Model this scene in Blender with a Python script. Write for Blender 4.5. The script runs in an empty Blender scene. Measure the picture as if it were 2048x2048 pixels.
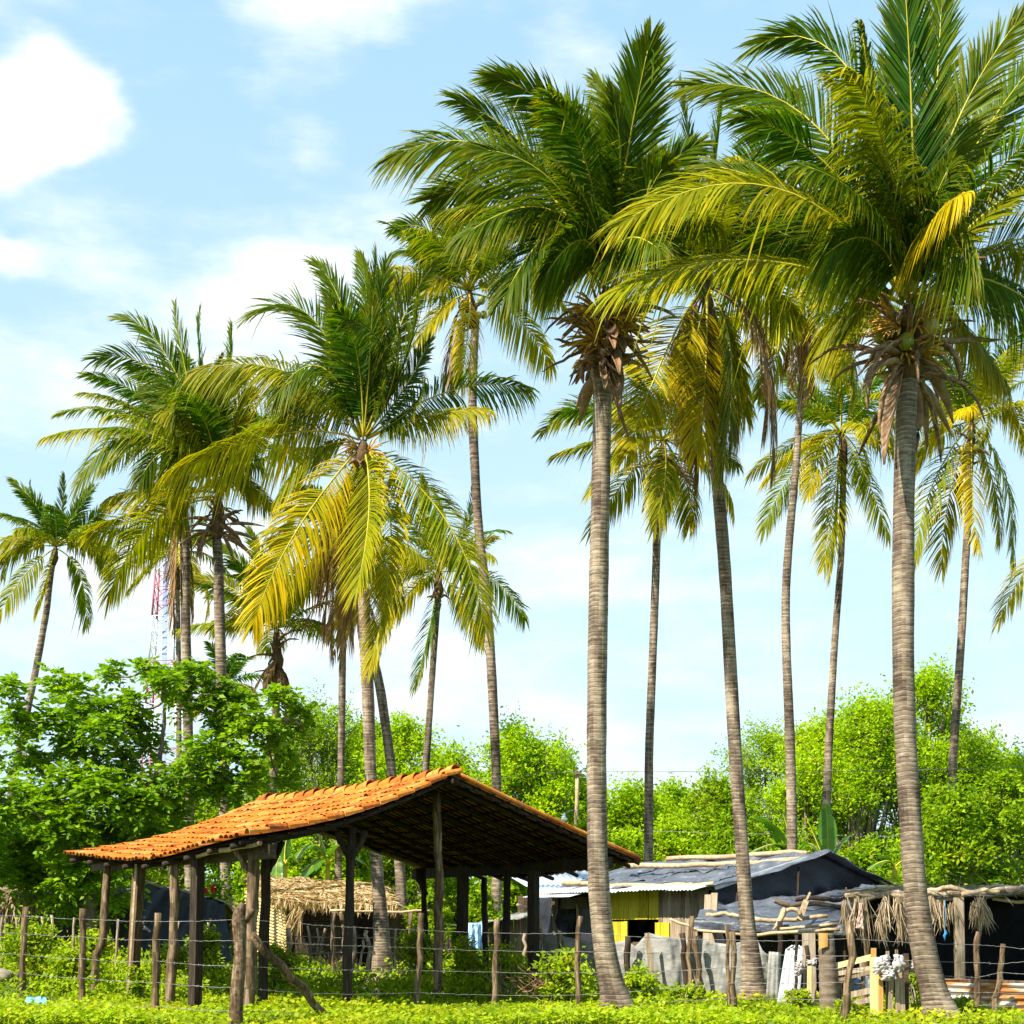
import bpy, math, random
import numpy as np

# ------------------------------------------------------------------ camera, sky, sun, exposure
sc = bpy.context.scene
COL = sc.collection
F, E, YH = 3072.0, 1.25, 1860.0          # focal length in photo pixels, eye height in metres, horizon row
cam_d = bpy.data.cameras.new("camera"); cam = bpy.data.objects.new("camera", cam_d); COL.objects.link(cam)
cam.location = (0, 0, E); cam.rotation_euler = (math.radians(90), 0, 0)
cam_d.sensor_width = 36; cam_d.lens = 54; cam_d.shift_y = (YH - 1024) / 2048
cam_d.clip_start = 0.1; cam_d.clip_end = 3000
sc.camera = cam

SUN = np.array([-0.72, -0.62, 1.02]); SUN = SUN / np.linalg.norm(SUN)
SUN_EL = math.asin(SUN[2]); SUN_ROT = math.atan2(SUN[0], SUN[1])
sun_d = bpy.data.lights.new("sun", 'SUN'); sun = bpy.data.objects.new("sun", sun_d); COL.objects.link(sun)
sun_d.energy = 5.0; sun_d.angle = math.radians(0.53); sun_d.color = (1.0, 0.93, 0.80)
from mathutils import Vector
sun.rotation_euler = Vector(SUN.tolist()).to_track_quat('Z', 'Y').to_euler()
sun.location = (0, 0, 60)
sc.view_settings.view_transform = 'Standard'; sc.view_settings.look = 'None'
sc.view_settings.gamma = 1.0; sc.view_settings.use_curve_mapping = False
sc.view_settings.exposure = 1.19

def build_world():
    w = bpy.data.worlds.new("World"); sc.world = w; w.use_nodes = True
    nt = w.node_tree; N = nt.nodes; Lk = nt.links; N.clear()
    out = N.new('ShaderNodeOutputWorld'); bg = N.new('ShaderNodeBackground'); bg.inputs[1].default_value = 0.098
    sky = N.new('ShaderNodeTexSky'); sky.sky_type = 'NISHITA'; sky.sun_disc = False
    sky.sun_elevation = SUN_EL; sky.sun_rotation = SUN_ROT; sky.air_density = 1.0; sky.dust_density = 0.6; sky.ozone_density = 1.3
    tc = N.new('ShaderNodeTexCoord')
    def vm(op, a, b):
        n = N.new('ShaderNodeVectorMath'); n.operation = op
        Lk.new(a, n.inputs[0])
        if isinstance(b, tuple): n.inputs[1].default_value = b
        else: Lk.new(b, n.inputs[1])
        return n.outputs['Value'] if op in ('DISTANCE', 'LENGTH') else n.outputs[0]
    def ma(op, a, b, c=None):
        n = N.new('ShaderNodeMath'); n.operation = op
        for i, x in enumerate((a, b, c)):
            if x is None: continue
            if isinstance(x, (int, float)): n.inputs[i].default_value = x
            else: Lk.new(x, n.inputs[i])
        return n.outputs[0]
    def mr(v, a, b, c=0.0, d=1.0):
        n = N.new('ShaderNodeMapRange'); n.interpolation_type = 'SMOOTHSTEP'
        Lk.new(v, n.inputs[0]); n.inputs[1].default_value = a; n.inputs[2].default_value = b
        n.inputs[3].default_value = c; n.inputs[4].default_value = d
        return n.outputs[0]
    def noise(vec, scale, det=6, rough=0.55):
        n = N.new('ShaderNodeTexNoise'); n.inputs['Scale'].default_value = scale
        n.inputs['Detail'].default_value = det; n.inputs['Roughness'].default_value = rough
        Lk.new(vec, n.inputs['Vector']); return n
    d = tc.outputs['Generated']
    wn = noise(vm('MULTIPLY', d, (1, 1, 1.5)), 5.0, 5)
    warp = vm('MULTIPLY', vm('SUBTRACT', wn.outputs['Color'], (0.5, 0.5, 0.5)), (0.15, 0.08, 0.10))
    dw = vm('ADD', d, warp)
    n1 = noise(vm('MULTIPLY', d, (1.0, 1.0, 2.0)), 9.0, 8, 0.6).outputs['Fac']
    n2 = noise(vm('MULTIPLY', d, (0.7, 0.7, 3.4)), 6.0, 7, 0.6).outputs['Fac']
    total = None
    # cloud banks: (direction of the bank given as a view ray), half width, half height, strength, softness
    for (px, py, rx, ry, s, soft) in [(60, 172, 165, 84, 1.35, .55), (-90, 200, 190, 95, 1.2, .5), (690, 50, 240, 110, .62, .15), (740, -60, 260, 110, .75, .2),
                                      (620, 200, 130, 130, .42, .2), (680, 290, 60, 90, .3, .2), (1140, 110, 110, 75, .50, .2), (610, 670, 300, 130, 1.1, .45), (330, 570, 420, 85, .62, .15), (-30, 485, 100, 45, .8, .3),
                                      (100, 780, 600, 140, .62, .2), (1500, 700, 300, 90, .6, .3), (900, 1280, 1500, 400, .5, .1), (400, 1240, 500, 220, .42, .3), (1330, 700, 260, 60, .55, .3)]:
        v = np.array([(px - 1024) / F, 1.0, (YH - py) / F]); k = np.linalg.norm(v); c = v / k
        sx, sz = F * k / rx, F * k / ry
        dist = vm('DISTANCE', vm('MULTIPLY', dw, (sx, sx * .3, sz)), (float(c[0] * sx), float(c[1] * sx * .3), float(c[2] * sz)))
        b = ma('MULTIPLY', mr(dist, 1.35, soft), s)
        total = b if total is None else ma('ADD', total, b)
    tex = ma('ADD', ma('MULTIPLY', n1, 0.75), ma('MULTIPLY', n2, 0.75))
    dens = ma('ADD', total, ma('MULTIPLY', ma('SUBTRACT', tex, 0.75), 2.9))
    fac = mr(dens, 0.02, 1.5, 0.0, 0.97)
    sep = N.new('ShaderNodeSeparateXYZ'); Lk.new(d, sep.inputs[0])
    veil = mr(sep.outputs['Z'], 0.66, 0.0, 0.0, 0.55)          # thin bright cirrus veil, denser towards the horizon
    def mix(f, a, b):
        n = N.new('ShaderNodeMix'); n.data_type = 'RGBA'
        if isinstance(f, float): n.inputs[0].default_value = f
        else: Lk.new(f, n.inputs[0])
        for x, i in ((a, 6), (b, 7)):
            if isinstance(x, tuple): n.inputs[i].default_value = x
            else: Lk.new(x, n.inputs[i])
        return n.outputs[2]
    base = mix(0.66, sky.outputs[0], (2.5, 4.15, 5.3, 1))
    base = mix(veil, base, (4.1, 5.0, 5.3, 1))
    colr = mix(fac, base, (5.6, 5.75, 5.8, 1))
    Lk.new(colr, bg.inputs[0]); Lk.new(bg.outputs[0], out.inputs[0])
build_world()

# ------------------------------------------------------------------ helpers
R = random.Random(11)
rng = np.random.default_rng(11)
Zv = np.array([0, 0, 1.0])
def P(px, py, Y): return np.array([(px - 1024) / F * Y, Y, E - (py - YH) / F * Y])
def G(px, Y, z=0.0): return np.array([(px - 1024) / F * Y, Y, z])
def nrm(v):
    v = np.asarray(v, float); l = np.linalg.norm(v, axis=-1, keepdims=True); return v / np.maximum(l, 1e-9)

ORG = {}
class MB:
    def __init__(self): self.V = []; self.n = 0; self.q = []; self.t = []; self.p = []
    def add(self, V, quads=None, tris=None, polys=None, mi=0, var=None, yel=None, smooth=False):
        V = np.asarray(V, float).reshape(-1, 3); o = self.n; self.V.append(V); self.n += len(V)
        for arr, store, k in ((quads, self.q, 4), (tris, self.t, 3)):
            if arr is None or len(arr) == 0: continue
            a = np.asarray(arr, int).reshape(-1, k) + o; m = len(a)
            vv = rng.random(m) if var is None else np.broadcast_to(np.asarray(var, float), (m,))
            yy = np.zeros(m) if yel is None else np.broadcast_to(np.asarray(yel, float), (m,))
            store.append((a, np.full(m, mi), vv, yy, np.full(m, smooth)))
        for f in (polys or []):
            self.p.append(([i + o for i in f], mi, R.random() if var is None else float(np.mean(var)), 0.0, smooth))
    def build(self, name, mats, parent=None, origin=None, solid=0.0, **tags):
        me = bpy.data.meshes.new(name)
        V = np.concatenate(self.V) if self.V else np.zeros((0, 3))
        if parent is not None: origin = ORG[parent.name]
        elif origin is None:
            lo, hi = V.min(0), V.max(0); origin = np.array([(lo[0] + hi[0]) / 2, (lo[1] + hi[1]) / 2, lo[2]])
        V = V - origin
        loops = []; starts = []; MI = []; VA = []; YE = []; SM = []; cur = 0
        for store, k in ((self.q, 4), (self.t, 3)):
            for a, mi, vv, yy, sm in store:
                loops.append(a.ravel()); starts.append(cur + np.arange(len(a)) * k); cur += len(a) * k
                MI.append(mi); VA.append(vv); YE.append(yy); SM.append(sm)
        for f, mi, v, y, sm in self.p:
            loops.append(np.array(f)); starts.append(np.array([cur])); cur += len(f)
            MI.append([mi]); VA.append([v]); YE.append([y]); SM.append([sm])
        L = np.concatenate(loops).astype(np.int32); S = np.concatenate(starts).astype(np.int32)
        me.vertices.add(len(V)); me.vertices.foreach_set('co', V.astype(np.float32).ravel())
        me.loops.add(len(L)); me.loops.foreach_set('vertex_index', L)
        me.polygons.add(len(S)); me.polygons.foreach_set('loop_start', S)
        me.polygons.foreach_set('material_index', np.concatenate(MI).astype(np.int32))
        me.polygons.foreach_set('use_smooth', np.concatenate(SM).astype(bool))
        me.update(calc_edges=True)
        for nm, A in (('var', VA), ('yel', YE)):
            at = me.attributes.new(nm, 'FLOAT', 'FACE'); at.data.foreach_set('value', np.concatenate(A).astype(np.float32))
        for m in (mats if isinstance(mats, (list, tuple)) else [mats]): me.materials.append(m)
        ob = bpy.data.objects.new(name, me); COL.objects.link(ob)
        ORG[ob.name] = np.asarray(origin, float)
        if parent is not None: ob.parent = parent
        else: ob.location = origin
        if solid:
            md = ob.modifiers.new('thickness', 'SOLIDIFY'); md.thickness = solid; md.offset = 0
        for k, v in tags.items(): ob[k] = v
        return ob
def thing(name, loc, label, category, group=None):
    o = bpy.data.objects.new(name, None); COL.objects.link(o); o.location = loc; o.empty_display_size = .3
    o['label'] = label; o['category'] = category
    if group: o['group'] = group
    ORG[o.name] = np.asarray(loc, float)
    return o

def tube(mb, path, rad, sides=8, cap=True, mi=0, var=None, yel=None, jag=0.0):
    p = np.asarray(path, float); n = len(p); r = np.broadcast_to(np.asarray(rad, float), (n,))
    T = np.gradient(p, axis=0); T = nrm(T)
    ref = np.array([1.0, 0, 0]) if abs(T[0][0]) < .8 else np.array([0, 1.0, 0])
    U = np.zeros_like(p); u = ref
    for i in range(n):
        u = u - T[i] * np.dot(u, T[i]); u = u / np.linalg.norm(u); U[i] = u
    W = np.cross(T, U)
    a = np.linspace(0, 2 * np.pi, sides, endpoint=False)
    rr = r[:, None] * (1 + (jag * (rng.random((n, sides)) - .5) if jag else 0))
    V = p[:, None] + rr[..., None] * (np.cos(a)[None, :, None] * U[:, None] + np.sin(a)[None, :, None] * W[:, None])
    i = np.arange(n - 1)[:, None] * sides; j = np.arange(sides)[None]; k = (j + 1) % sides
    Q = np.stack([i + j, i + k, i + sides + k, i + sides + j], -1).reshape(-1, 4)
    polys = []
    if cap: polys = [list(range(sides))[::-1], [(n - 1) * sides + x for x in range(sides)]]
    mb.add(V.reshape(-1, 3), quads=Q, polys=polys, mi=mi, var=var, yel=yel, smooth=True)
def wobble(p, q, n=8, amp=.03):
    p = np.asarray(p, float); q = np.asarray(q, float); t = np.linspace(0, 1, n)[:, None]
    d = np.cumsum(rng.normal(0, 1, (n, 3)), 0); d = d - d[0] - (d[-1] - d[0]) * t
    return p + (q - p) * t + d * amp
def stick(mb, p, q, r0, r1=None, amp=.02, n=8, sides=8, jag=.25, **k):
    r1 = r0 if r1 is None else r1
    tube(mb, wobble(p, q, n, amp), np.linspace(r0, r1, n) * (1 + .12 * (rng.random(n) - .5)), sides, jag=jag, **k)
def bar(mb, p, q, w, h, up=(0, 0, 1), **k):
    """a squared timber from p to q, w wide across, h along up"""
    p = np.asarray(p, float); q = np.asarray(q, float); T = nrm(q - p); u = np.asarray(up, float)
    if abs(np.dot(T, u)) > .95: u = np.array([0, 1.0, 0])
    S = nrm(np.cross(T, u)); U = np.cross(S, T)
    V = [c + S * (a * w / 2) + U * (b * h / 2) for c in (p, q) for a, b in ((-1, -1), (1, -1), (1, 1), (-1, 1))]
    mb.add(V, quads=[[0, 1, 2, 3], [7, 6, 5, 4], [0, 4, 5, 1], [1, 5, 6, 2], [2, 6, 7, 3], [3, 7, 4, 0]], **k)
def grid(mb, fn, nu, nv, **k):
    u, v = np.meshgrid(np.linspace(0, 1, nu), np.linspace(0, 1, nv), indexing='ij')
    V = fn(u.ravel()[:, None], v.ravel()[:, None])
    i = np.arange(nu - 1)[:, None] * nv; j = np.arange(nv - 1)[None]
    Q = np.stack([i + j, i + nv + j, i + nv + j + 1, i + j + 1], -1).reshape(-1, 4)
    mb.add(V, quads=Q, **k)
def bil(a, b, c, d):
    """bilinear patch: a at (0,0), b at (1,0), c at (1,1), d at (0,1)"""
    a, b, c, d = (np.asarray(x, float) for x in (a, b, c, d))
    return lambda u, v: a * (1 - u) * (1 - v) + b * u * (1 - v) + c * u * v + d * (1 - u) * v
def snoise(u, seed, f=3.0, oct=3):
    r = np.random.default_rng(seed); s = np.zeros(np.shape(u[0] if isinstance(u, tuple) else u)); a = 1.0
    us = u if isinstance(u, tuple) else (u,)
    for o in range(oct):
        for _ in range(3):
            ph = r.random() * 6.28; s = s + a * np.sin(sum(x * f * (r.random() * 2 - 1) * 2 for x in us) + ph) / 3
        f *= 2.1; a *= .5
    return s
def leaves(mb, pos, size, aspect=.5, up=.35, d=None, mi=0, var=None, yel=None, fold=.0):
    """one small four-cornered leaf blade at each position"""
    n = len(pos); size = np.broadcast_to(np.asarray(size, float), (n,))[:, None]
    if d is None: d = nrm(rng.normal(0, 1, (n, 3)) * np.array([1, 1, .7]) + np.array([0, 0, -.15]))
    nn = nrm(rng.normal(0, 1, (n, 3)) + np.array([SUN[0], SUN[1], 1.4]) * up * 2)
    s = nrm(np.cross(d, nn))
    V = np.stack([pos, pos + d * size * .45 + s * size * aspect / 2, pos + d * size, pos + d * size * .45 - s * size * aspect / 2], 1)
    Q = np.arange(n * 4).reshape(n, 4)
    mb.add(V.reshape(-1, 3), quads=Q, mi=mi, var=rng.random(n) if var is None else var, yel=yel)

# ------------------------------------------------------------------ materials
def nodes(name):
    m = bpy.data.materials.new(name); m.use_nodes = True; nt = m.node_tree; nt.nodes.clear()
    return m, nt, nt.nodes, nt.links
def ramp(N, L, src, stops):
    r = N.new('ShaderNodeValToRGB'); e = r.color_ramp.elements
    while len(e) < len(stops): e.new(.5)
    for x, (p, c) in zip(e, stops): x.position = p; x.color = (*c, 1)
    L.new(src, r.inputs[0]); return r.outputs[0]
def leaf_mat(name, stops, yellow=(.45, .30, .02), trans=.35, rough=.42, spec=.35):
    m, nt, N, L = nodes(name)
    o = N.new('ShaderNodeOutputMaterial'); b = N.new('ShaderNodeBsdfPrincipled'); t = N.new('ShaderNodeBsdfTranslucent'); mx = N.new('ShaderNodeMixShader')
    a = N.new('ShaderNodeAttribute'); a.attribute_name = 'var'; y = N.new('ShaderNodeAttribute'); y.attribute_name = 'yel'
    c = ramp(N, L, a.outputs['Fac'], stops)
    mc = N.new('ShaderNodeMix'); mc.data_type = 'RGBA'; L.new(y.outputs['Fac'], mc.inputs[0]); L.new(c, mc.inputs[6]); mc.inputs[7].default_value = (*yellow, 1)
    L.new(mc.outputs[2], b.inputs['Base Color']); b.inputs['Roughness'].default_value = rough; b.inputs['Specular IOR Level'].default_value = spec
    sat = N.new('ShaderNodeMix'); sat.data_type = 'RGBA'; sat.blend_type = 'MULTIPLY'; sat.inputs[0].default_value = 1.0
    L.new(mc.outputs[2], sat.inputs[6]); sat.inputs[7].default_value = (1.35, 1.45, .55, 1)
    L.new(sat.outputs[2], t.inputs['Color'])
    mx.inputs[0].default_value = trans; L.new(b.outputs[0], mx.inputs[1]); L.new(t.outputs[0], mx.inputs[2]); L.new(mx.outputs[0], o.inputs[0])
    return m
def surf(name, stops, scale=(1, 1, 1), nscale=5.0, rough=.8, spec=.2, bump=.3, detail=6, dist=.02, metal=0.0, useattr=0.0, coord='Object', second=None, trans=0.0):
    """noise-mottled surface; scale stretches the noise (grain), useattr shifts each piece by its own random value"""
    m, nt, N, L = nodes(name)
    o = N.new('ShaderNodeOutputMaterial'); b = N.new('ShaderNodeBsdfPrincipled')
    tc = N.new('ShaderNodeTexCoord'); mp = N.new('ShaderNodeMapping'); mp.inputs['Scale'].default_value = scale
    L.new(tc.outputs[coord], mp.inputs['Vector'])
    n = N.new('ShaderNodeTexNoise'); n.inputs['Scale'].default_value = nscale; n.inputs['Detail'].default_value = detail; n.inputs['Roughness'].default_value = .62
    L.new(mp.outputs[0], n.inputs['Vector'])
    f = n.outputs['Fac']
    n3 = N.new('ShaderNodeTexNoise'); n3.inputs['Scale'].default_value = .9; n3.inputs['Detail'].default_value = 3
    L.new(tc.outputs[coord], n3.inputs['Vector'])
    mm = N.new('ShaderNodeMath'); mm.operation = 'MULTIPLY_ADD'; L.new(n3.outputs['Fac'], mm.inputs[0]); mm.inputs[1].default_value = .5; mm.inputs[2].default_value = -.25
    ad = N.new('ShaderNodeMath'); ad.operation = 'ADD'; L.new(f, ad.inputs[0]); L.new(mm.outputs[0], ad.inputs[1]); f = ad.outputs[0]
    if useattr:
        a = N.new('ShaderNodeAttribute'); a.attribute_name = 'var'
        m2 = N.new('ShaderNodeMath'); m2.operation = 'MULTIPLY_ADD'; L.new(a.outputs['Fac'], m2.inputs[0]); m2.inputs[1].default_value = useattr; m2.inputs[2].default_value = -useattr / 2
        a2 = N.new('ShaderNodeMath'); a2.operation = 'ADD'; L.new(f, a2.inputs[0]); L.new(m2.outputs[0], a2.inputs[1]); f = a2.outputs[0]
    c = ramp(N, L, f, stops)
    if second:      # (colour, scale, threshold): stains or rust in patches
        n2 = N.new('ShaderNodeTexNoise'); n2.inputs['Scale'].default_value = second[1]; n2.inputs['Detail'].default_value = 8; n2.inputs['Roughness'].default_value = .7
        L.new(mp.outputs[0], n2.inputs['Vector'])
        rr = ramp(N, L, n2.outputs['Fac'], [(second[2], (0, 0, 0)), (min(1, second[2] + .12), (1, 1, 1))])
        mc = N.new('ShaderNodeMix'); mc.data_type = 'RGBA'; L.new(rr, mc.inputs[0]); L.new(c, mc.inputs[6]); mc.inputs[7].default_value = (*second[0], 1); c = mc.outputs[2]
    L.new(c, b.inputs['Base Color']); b.inputs['Roughness'].default_value = rough; b.inputs['Specular IOR Level'].default_value = spec; b.inputs['Metallic'].default_value = metal
    if bump:
        bp = N.new('ShaderNodeBump'); bp.inputs['Strength'].default_value = bump; bp.inputs['Distance'].default_value = dist
        L.new(n.outputs['Fac'], bp.inputs['Height']); L.new(bp.outputs[0], b.inputs['Normal'])
    if trans:
        t = N.new('ShaderNodeBsdfTranslucent'); L.new(c, t.inputs['Color']); mx = N.new('ShaderNodeMixShader'); mx.inputs[0].default_value = trans
        L.new(b.outputs[0], mx.inputs[1]); L.new(t.outputs[0], mx.inputs[2]); L.new(mx.outputs[0], o.inputs[0])
    else: L.new(b.outputs[0], o.inputs[0])
    return m
M = {}
M['frond'] = leaf_mat('palm_leaflet', [(0, (.009, .052, .003)), (.5, (.038, .125, .003)), (1, (.16, .26, .004))], yellow=(.68, .47, .003), trans=.42, rough=.5, spec=.11)
M['rachis'] = surf('palm_rachis', [(.3, (.30, .28, .02)), (.7, (.52, .43, .04))], nscale=4, rough=.5, bump=0)
M['deadleaf'] = leaf_mat('dead_palm_leaf', [(0, (.16, .085, .035)), (.6, (.33, .20, .09)), (1, (.46, .31, .15))], yellow=(.40, .26, .10), trans=.25, rough=.7, spec=.1)
M['deadwood'] = surf('dead_petiole', [(.3, (.085, .048, .025)), (.55, (.23, .135, .065)), (.8, (.40, .28, .17))], scale=(1, 1, 3), nscale=7, bump=.3, useattr=.3)
M['spathe'] = surf('dry_spathe', [(.3, (.14, .075, .035)), (.55, (.28, .17, .09)), (.8, (.46, .34, .23))], nscale=6, rough=.6)
M['fibre'] = surf('leaf_sheath_fibre', [(.3, (.045, .026, .012)), (.6, (.13, .075, .032)), (.8, (.24, .155, .075))], scale=(3, 3, .6), nscale=8, bump=.6)
M['stalk'] = surf('flower_stalk', [(.3, (.40, .20, .03)), (.7, (.60, .38, .05))], nscale=8, rough=.6, bump=0)
M['coconut'] = surf('coconut_husk', [(.3, (.16, .22, .02)), (.6, (.34, .30, .04)), (.8, (.30, .16, .05))], nscale=3, rough=.45, spec=.4, useattr=.5)
M['trunk'] = surf('palm_bark', [(.18, (.055, .038, .027)), (.42, (.145, .106, .074)), (.60, (.205, .156, .108)), (.85, (.36, .29, .205))], scale=(2.0, 2.0, 5.0), nscale=3.0, rough=.85, bump=.6, dist=.02, detail=9, useattr=.62, second=((.060, .044, .034), 2.2, .60))
M['bark'] = surf('tree_bark', [(.3, (.10, .075, .055)), (.7, (.33, .27, .20))], scale=(2, 2, .6), nscale=5, bump=.6)
M['leaf_a'] = leaf_mat('broad_leaf', [(0, (.042, .110, .002)), (.55, (.145, .28, .003)), (1, (.27, .41, .004))], yellow=(.44, .46, .01), trans=.42, rough=.55, spec=.2)
M['leaf_b'] = leaf_mat('woodland_leaf', [(0, (.078, .16, .002)), (.5, (.245, .40, .003)), (1, (.39, .54, .004))], yellow=(.52, .48, .01), trans=.45, rough=.6, spec=.12)
M['leaf_d'] = leaf_mat('dark_woodland_leaf', [(0, (.050, .115, .002)), (.5, (.165, .295, .003)), (1, (.29, .43, .004))], yellow=(.46, .42, .02), trans=.42, rough=.6, spec=.12)
M['weed'] = leaf_mat('weed_leaf', [(0, (.085, .165, .002)), (.5, (.235, .345, .003)), (1, (.37, .47, .004))], yellow=(.56, .46, .02), trans=.40, rough=.55, spec=.18)
M['banana'] = leaf_mat('banana_leaf', [(0, (.05, .15, .012)), (1, (.13, .28, .02))], yellow=(.36, .36, .05), trans=.45, rough=.3, spec=.5)
M['soil'] = surf('soil_and_moss', [(.3, (.03, .05, .008)), (.55, (.055, .095, .012)), (.75, (.13, .10, .055))], nscale=1.4, rough=.95, bump=.5)
M['tile'] = surf('clay_roof_tile', [(.12, (.20, .050, .012)), (.40, (.42, .120, .012)), (.62, (.52, .18, .020)), (.9, (.58, .30, .10))], nscale=9, rough=.8, spec=.2, bump=.3, useattr=.50, second=((.10, .048, .028), 2.6, .575))
M['post'] = surf('weathered_post', [(.25, (.040, .024, .013)), (.5, (.125, .080, .042)), (.75, (.30, .215, .13))], scale=(6, 6, .7), nscale=5, bump=.6, useattr=.25)
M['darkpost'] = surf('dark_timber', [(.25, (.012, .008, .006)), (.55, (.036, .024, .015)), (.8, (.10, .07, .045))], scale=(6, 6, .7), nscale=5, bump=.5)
M['beam'] = surf('old_beam', [(.3, (.035, .024, .014)), (.7, (.12, .085, .052))], scale=(2, 2, 5), nscale=4, bump=.4, useattr=.3)
M['soffit'] = surf('shade_dark_boards', [(.3, (.005, .003, .002)), (.7, (.020, .012, .007))], scale=(1, 4, 1), nscale=4, bump=.4, useattr=.4)  # near-black tone puts the shade under the roof into the colour
M['pole'] = surf('pale_pole', [(.3, (.26, .17, .09)), (.7, (.56, .42, .26))], scale=(2, 2, 2), nscale=6, bump=.4)
M['plank'] = surf('grey_brown_plank', [(.25, (.10, .07, .045)), (.5, (.26, .19, .125)), (.8, (.46, .37, .27))], scale=(7, 7, .6), nscale=4, bump=.4, useattr=.35)
M['palewood'] = surf('fresh_board', [(.3, (.52, .42, .17)), (.7, (.72, .62, .33))], scale=(6, 6, .6), nscale=4, bump=.2)
M['orangewood'] = surf('orange_board', [(.3, (.42, .20, .05)), (.7, (.60, .34, .10))], scale=(6, 6, .6), nscale=4, bump=.2)
M['yellow'] = surf('yellow_painted_board', [(.25, (.26, .20, .015)), (.5, (.50, .41, .018)), (.8, (.58, .49, .05))], scale=(5, 5, .6), nscale=4, bump=.25, useattr=.3, second=((.15, .12, .05), 4.0, .59))
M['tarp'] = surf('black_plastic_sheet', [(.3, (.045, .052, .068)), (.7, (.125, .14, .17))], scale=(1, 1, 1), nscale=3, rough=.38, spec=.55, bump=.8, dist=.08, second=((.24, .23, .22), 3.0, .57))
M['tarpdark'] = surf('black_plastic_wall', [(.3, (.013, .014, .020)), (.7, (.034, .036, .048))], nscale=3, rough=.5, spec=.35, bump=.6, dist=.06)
M['zinc'] = surf('zinc_sheet', [(.3, (.36, .38, .40)), (.7, (.62, .63, .64))], nscale=3, rough=.5, spec=.5, bump=.1, metal=.25, second=((.20, .12, .07), 5.0, .66))
M['bluezinc'] = surf('bluish_zinc_roof', [(.3, (.34, .42, .55)), (.7, (.55, .63, .74))], nscale=2, rough=.45, spec=.5, bump=.1, metal=.2)
M['rust'] = surf('rusty_zinc_sheet', [(.25, (.60, .58, .55)), (.40, (.54, .48, .40)), (.47, (.36, .14, .03)), (.75, (.20, .07, .02))], scale=(.8, 1, 6), nscale=1.6, rough=.7, spec=.3, bump=.2, detail=9)
M['amberzinc'] = surf('amber_zinc_wall', [(.3, (.52, .38, .14)), (.7, (.66, .52, .25))], nscale=3, rough=.6, bump=.1)
M['thatch'] = leaf_mat('dry_thatch', [(0, (.20, .12, .05)), (.5, (.46, .32, .15)), (1, (.66, .52, .30))], yellow=(.36, .24, .10), trans=.18, rough=.75, spec=.1)
M['thatchgrey'] = leaf_mat('grey_thatch', [(0, (.12, .085, .055)), (.5, (.30, .22, .14)), (1, (.50, .40, .28))], yellow=(.36, .24, .10), trans=.2, rough=.75, spec=.1)
M['cloth'] = surf('grey_woven_sheet', [(.25, (.19, .185, .16)), (.5, (.34, .33, .30)), (.75, (.48, .47, .44))], scale=(1, 1, 2.5), nscale=4, rough=.85, bump=.5, dist=.04, detail=9, trans=.25, second=((.30, .23, .12), 2.2, .66))
M['rag'] = surf('white_rag', [(.3, (.34, .30, .28)), (.7, (.60, .56, .54))], nscale=9, rough=.9, bump=.6, dist=.03)
M['bluecloth'] = surf('pale_blue_cloth', [(.3, (.24, .42, .66)), (.7, (.40, .58, .78))], scale=(4, 4, .5), nscale=4, rough=.9, bump=.5)
M['pink'] = surf('pink_cloth', [(.3, (.60, .10, .34)), (.7, (.74, .22, .48))], nscale=6, rough=.9)
M['wire'] = surf('galvanised_wire', [(.3, (.13, .125, .12)), (.7, (.30, .29, .28))], nscale=9, rough=.65, bump=0)
M['stone'] = surf('stone', [(.3, (.16, .13, .10)), (.7, (.36, .31, .25))], nscale=5)
M['redpaint'] = surf('red_tower_paint', [(.3, (.46, .12, .16)), (.7, (.54, .18, .22))], nscale=5, rough=.5, bump=0)
M['whitepaint'] = surf('white_tower_paint', [(.3, (.74, .74, .76)), (.7, (.82, .82, .83))], nscale=5, rough=.5, bump=0)
M['bluetray'] = surf('blue_cable_tray', [(.3, (.28, .36, .66)), (.7, (.38, .46, .74))], nscale=5, rough=.5, bump=0)
M['bluebag'] = surf('blue_plastic', [(.3, (.08, .36, .62)), (.7, (.30, .62, .80))], nscale=6, rough=.35, spec=.5, second=((.75, .80, .82), 7.0, .60))
M['red'] = surf('red_petal', [(.3, (.55, .02, .02)), (.7, (.70, .05, .03))], nscale=8, rough=.6, bump=0)
M['lampwhite'] = surf('white_lamp_glass', [(.3, (.76, .78, .80)), (.7, (.82, .83, .84))], nscale=6, rough=.3, spec=.5, bump=0)
M['brownhide'] = surf('faded_pink_hide', [(.3, (.42, .27, .21)), (.7, (.56, .40, .33))], nscale=5, rough=.8)
M['bluerope'] = surf('blue_rope', [(.3, (.03, .22, .55)), (.7, (.06, .34, .70))], nscale=9, rough=.7, bump=0)
# ------------------------------------------------------------------ coconut palms
WIND = np.array([-.45, .10, 0])
def resample(c, n):
    c = np.asarray(c, float); s = np.concatenate([[0], np.cumsum(np.linalg.norm(np.diff(c, axis=0), axis=1))]); t = np.linspace(0, s[-1], n)
    return np.stack([np.interp(t, s, c[:, k]) for k in range(3)], 1), s[-1]
def bez(p0, m, p2, n=40):
    c = 2 * m - .5 * (p0 + p2); t = np.linspace(0, 1, n)[:, None]
    return (1 - t) ** 2 * p0 + 2 * t * (1 - t) * c + t * t * p2
def arc(p0, az, el0, bend, length, n=30, wind=0.0):
    el = el0 - bend * np.linspace(0, 1, n) ** 1.25
    d = np.stack([np.cos(el) * math.cos(az), np.cos(el) * math.sin(az), np.sin(el)], 1)
    d[:, 0] -= wind * np.linspace(0, 1, n) ** 2
    return p0 + np.concatenate([[[0, 0, 0]], np.cumsum(nrm(d)[:-1] * length / (n - 1), 0)])
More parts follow.
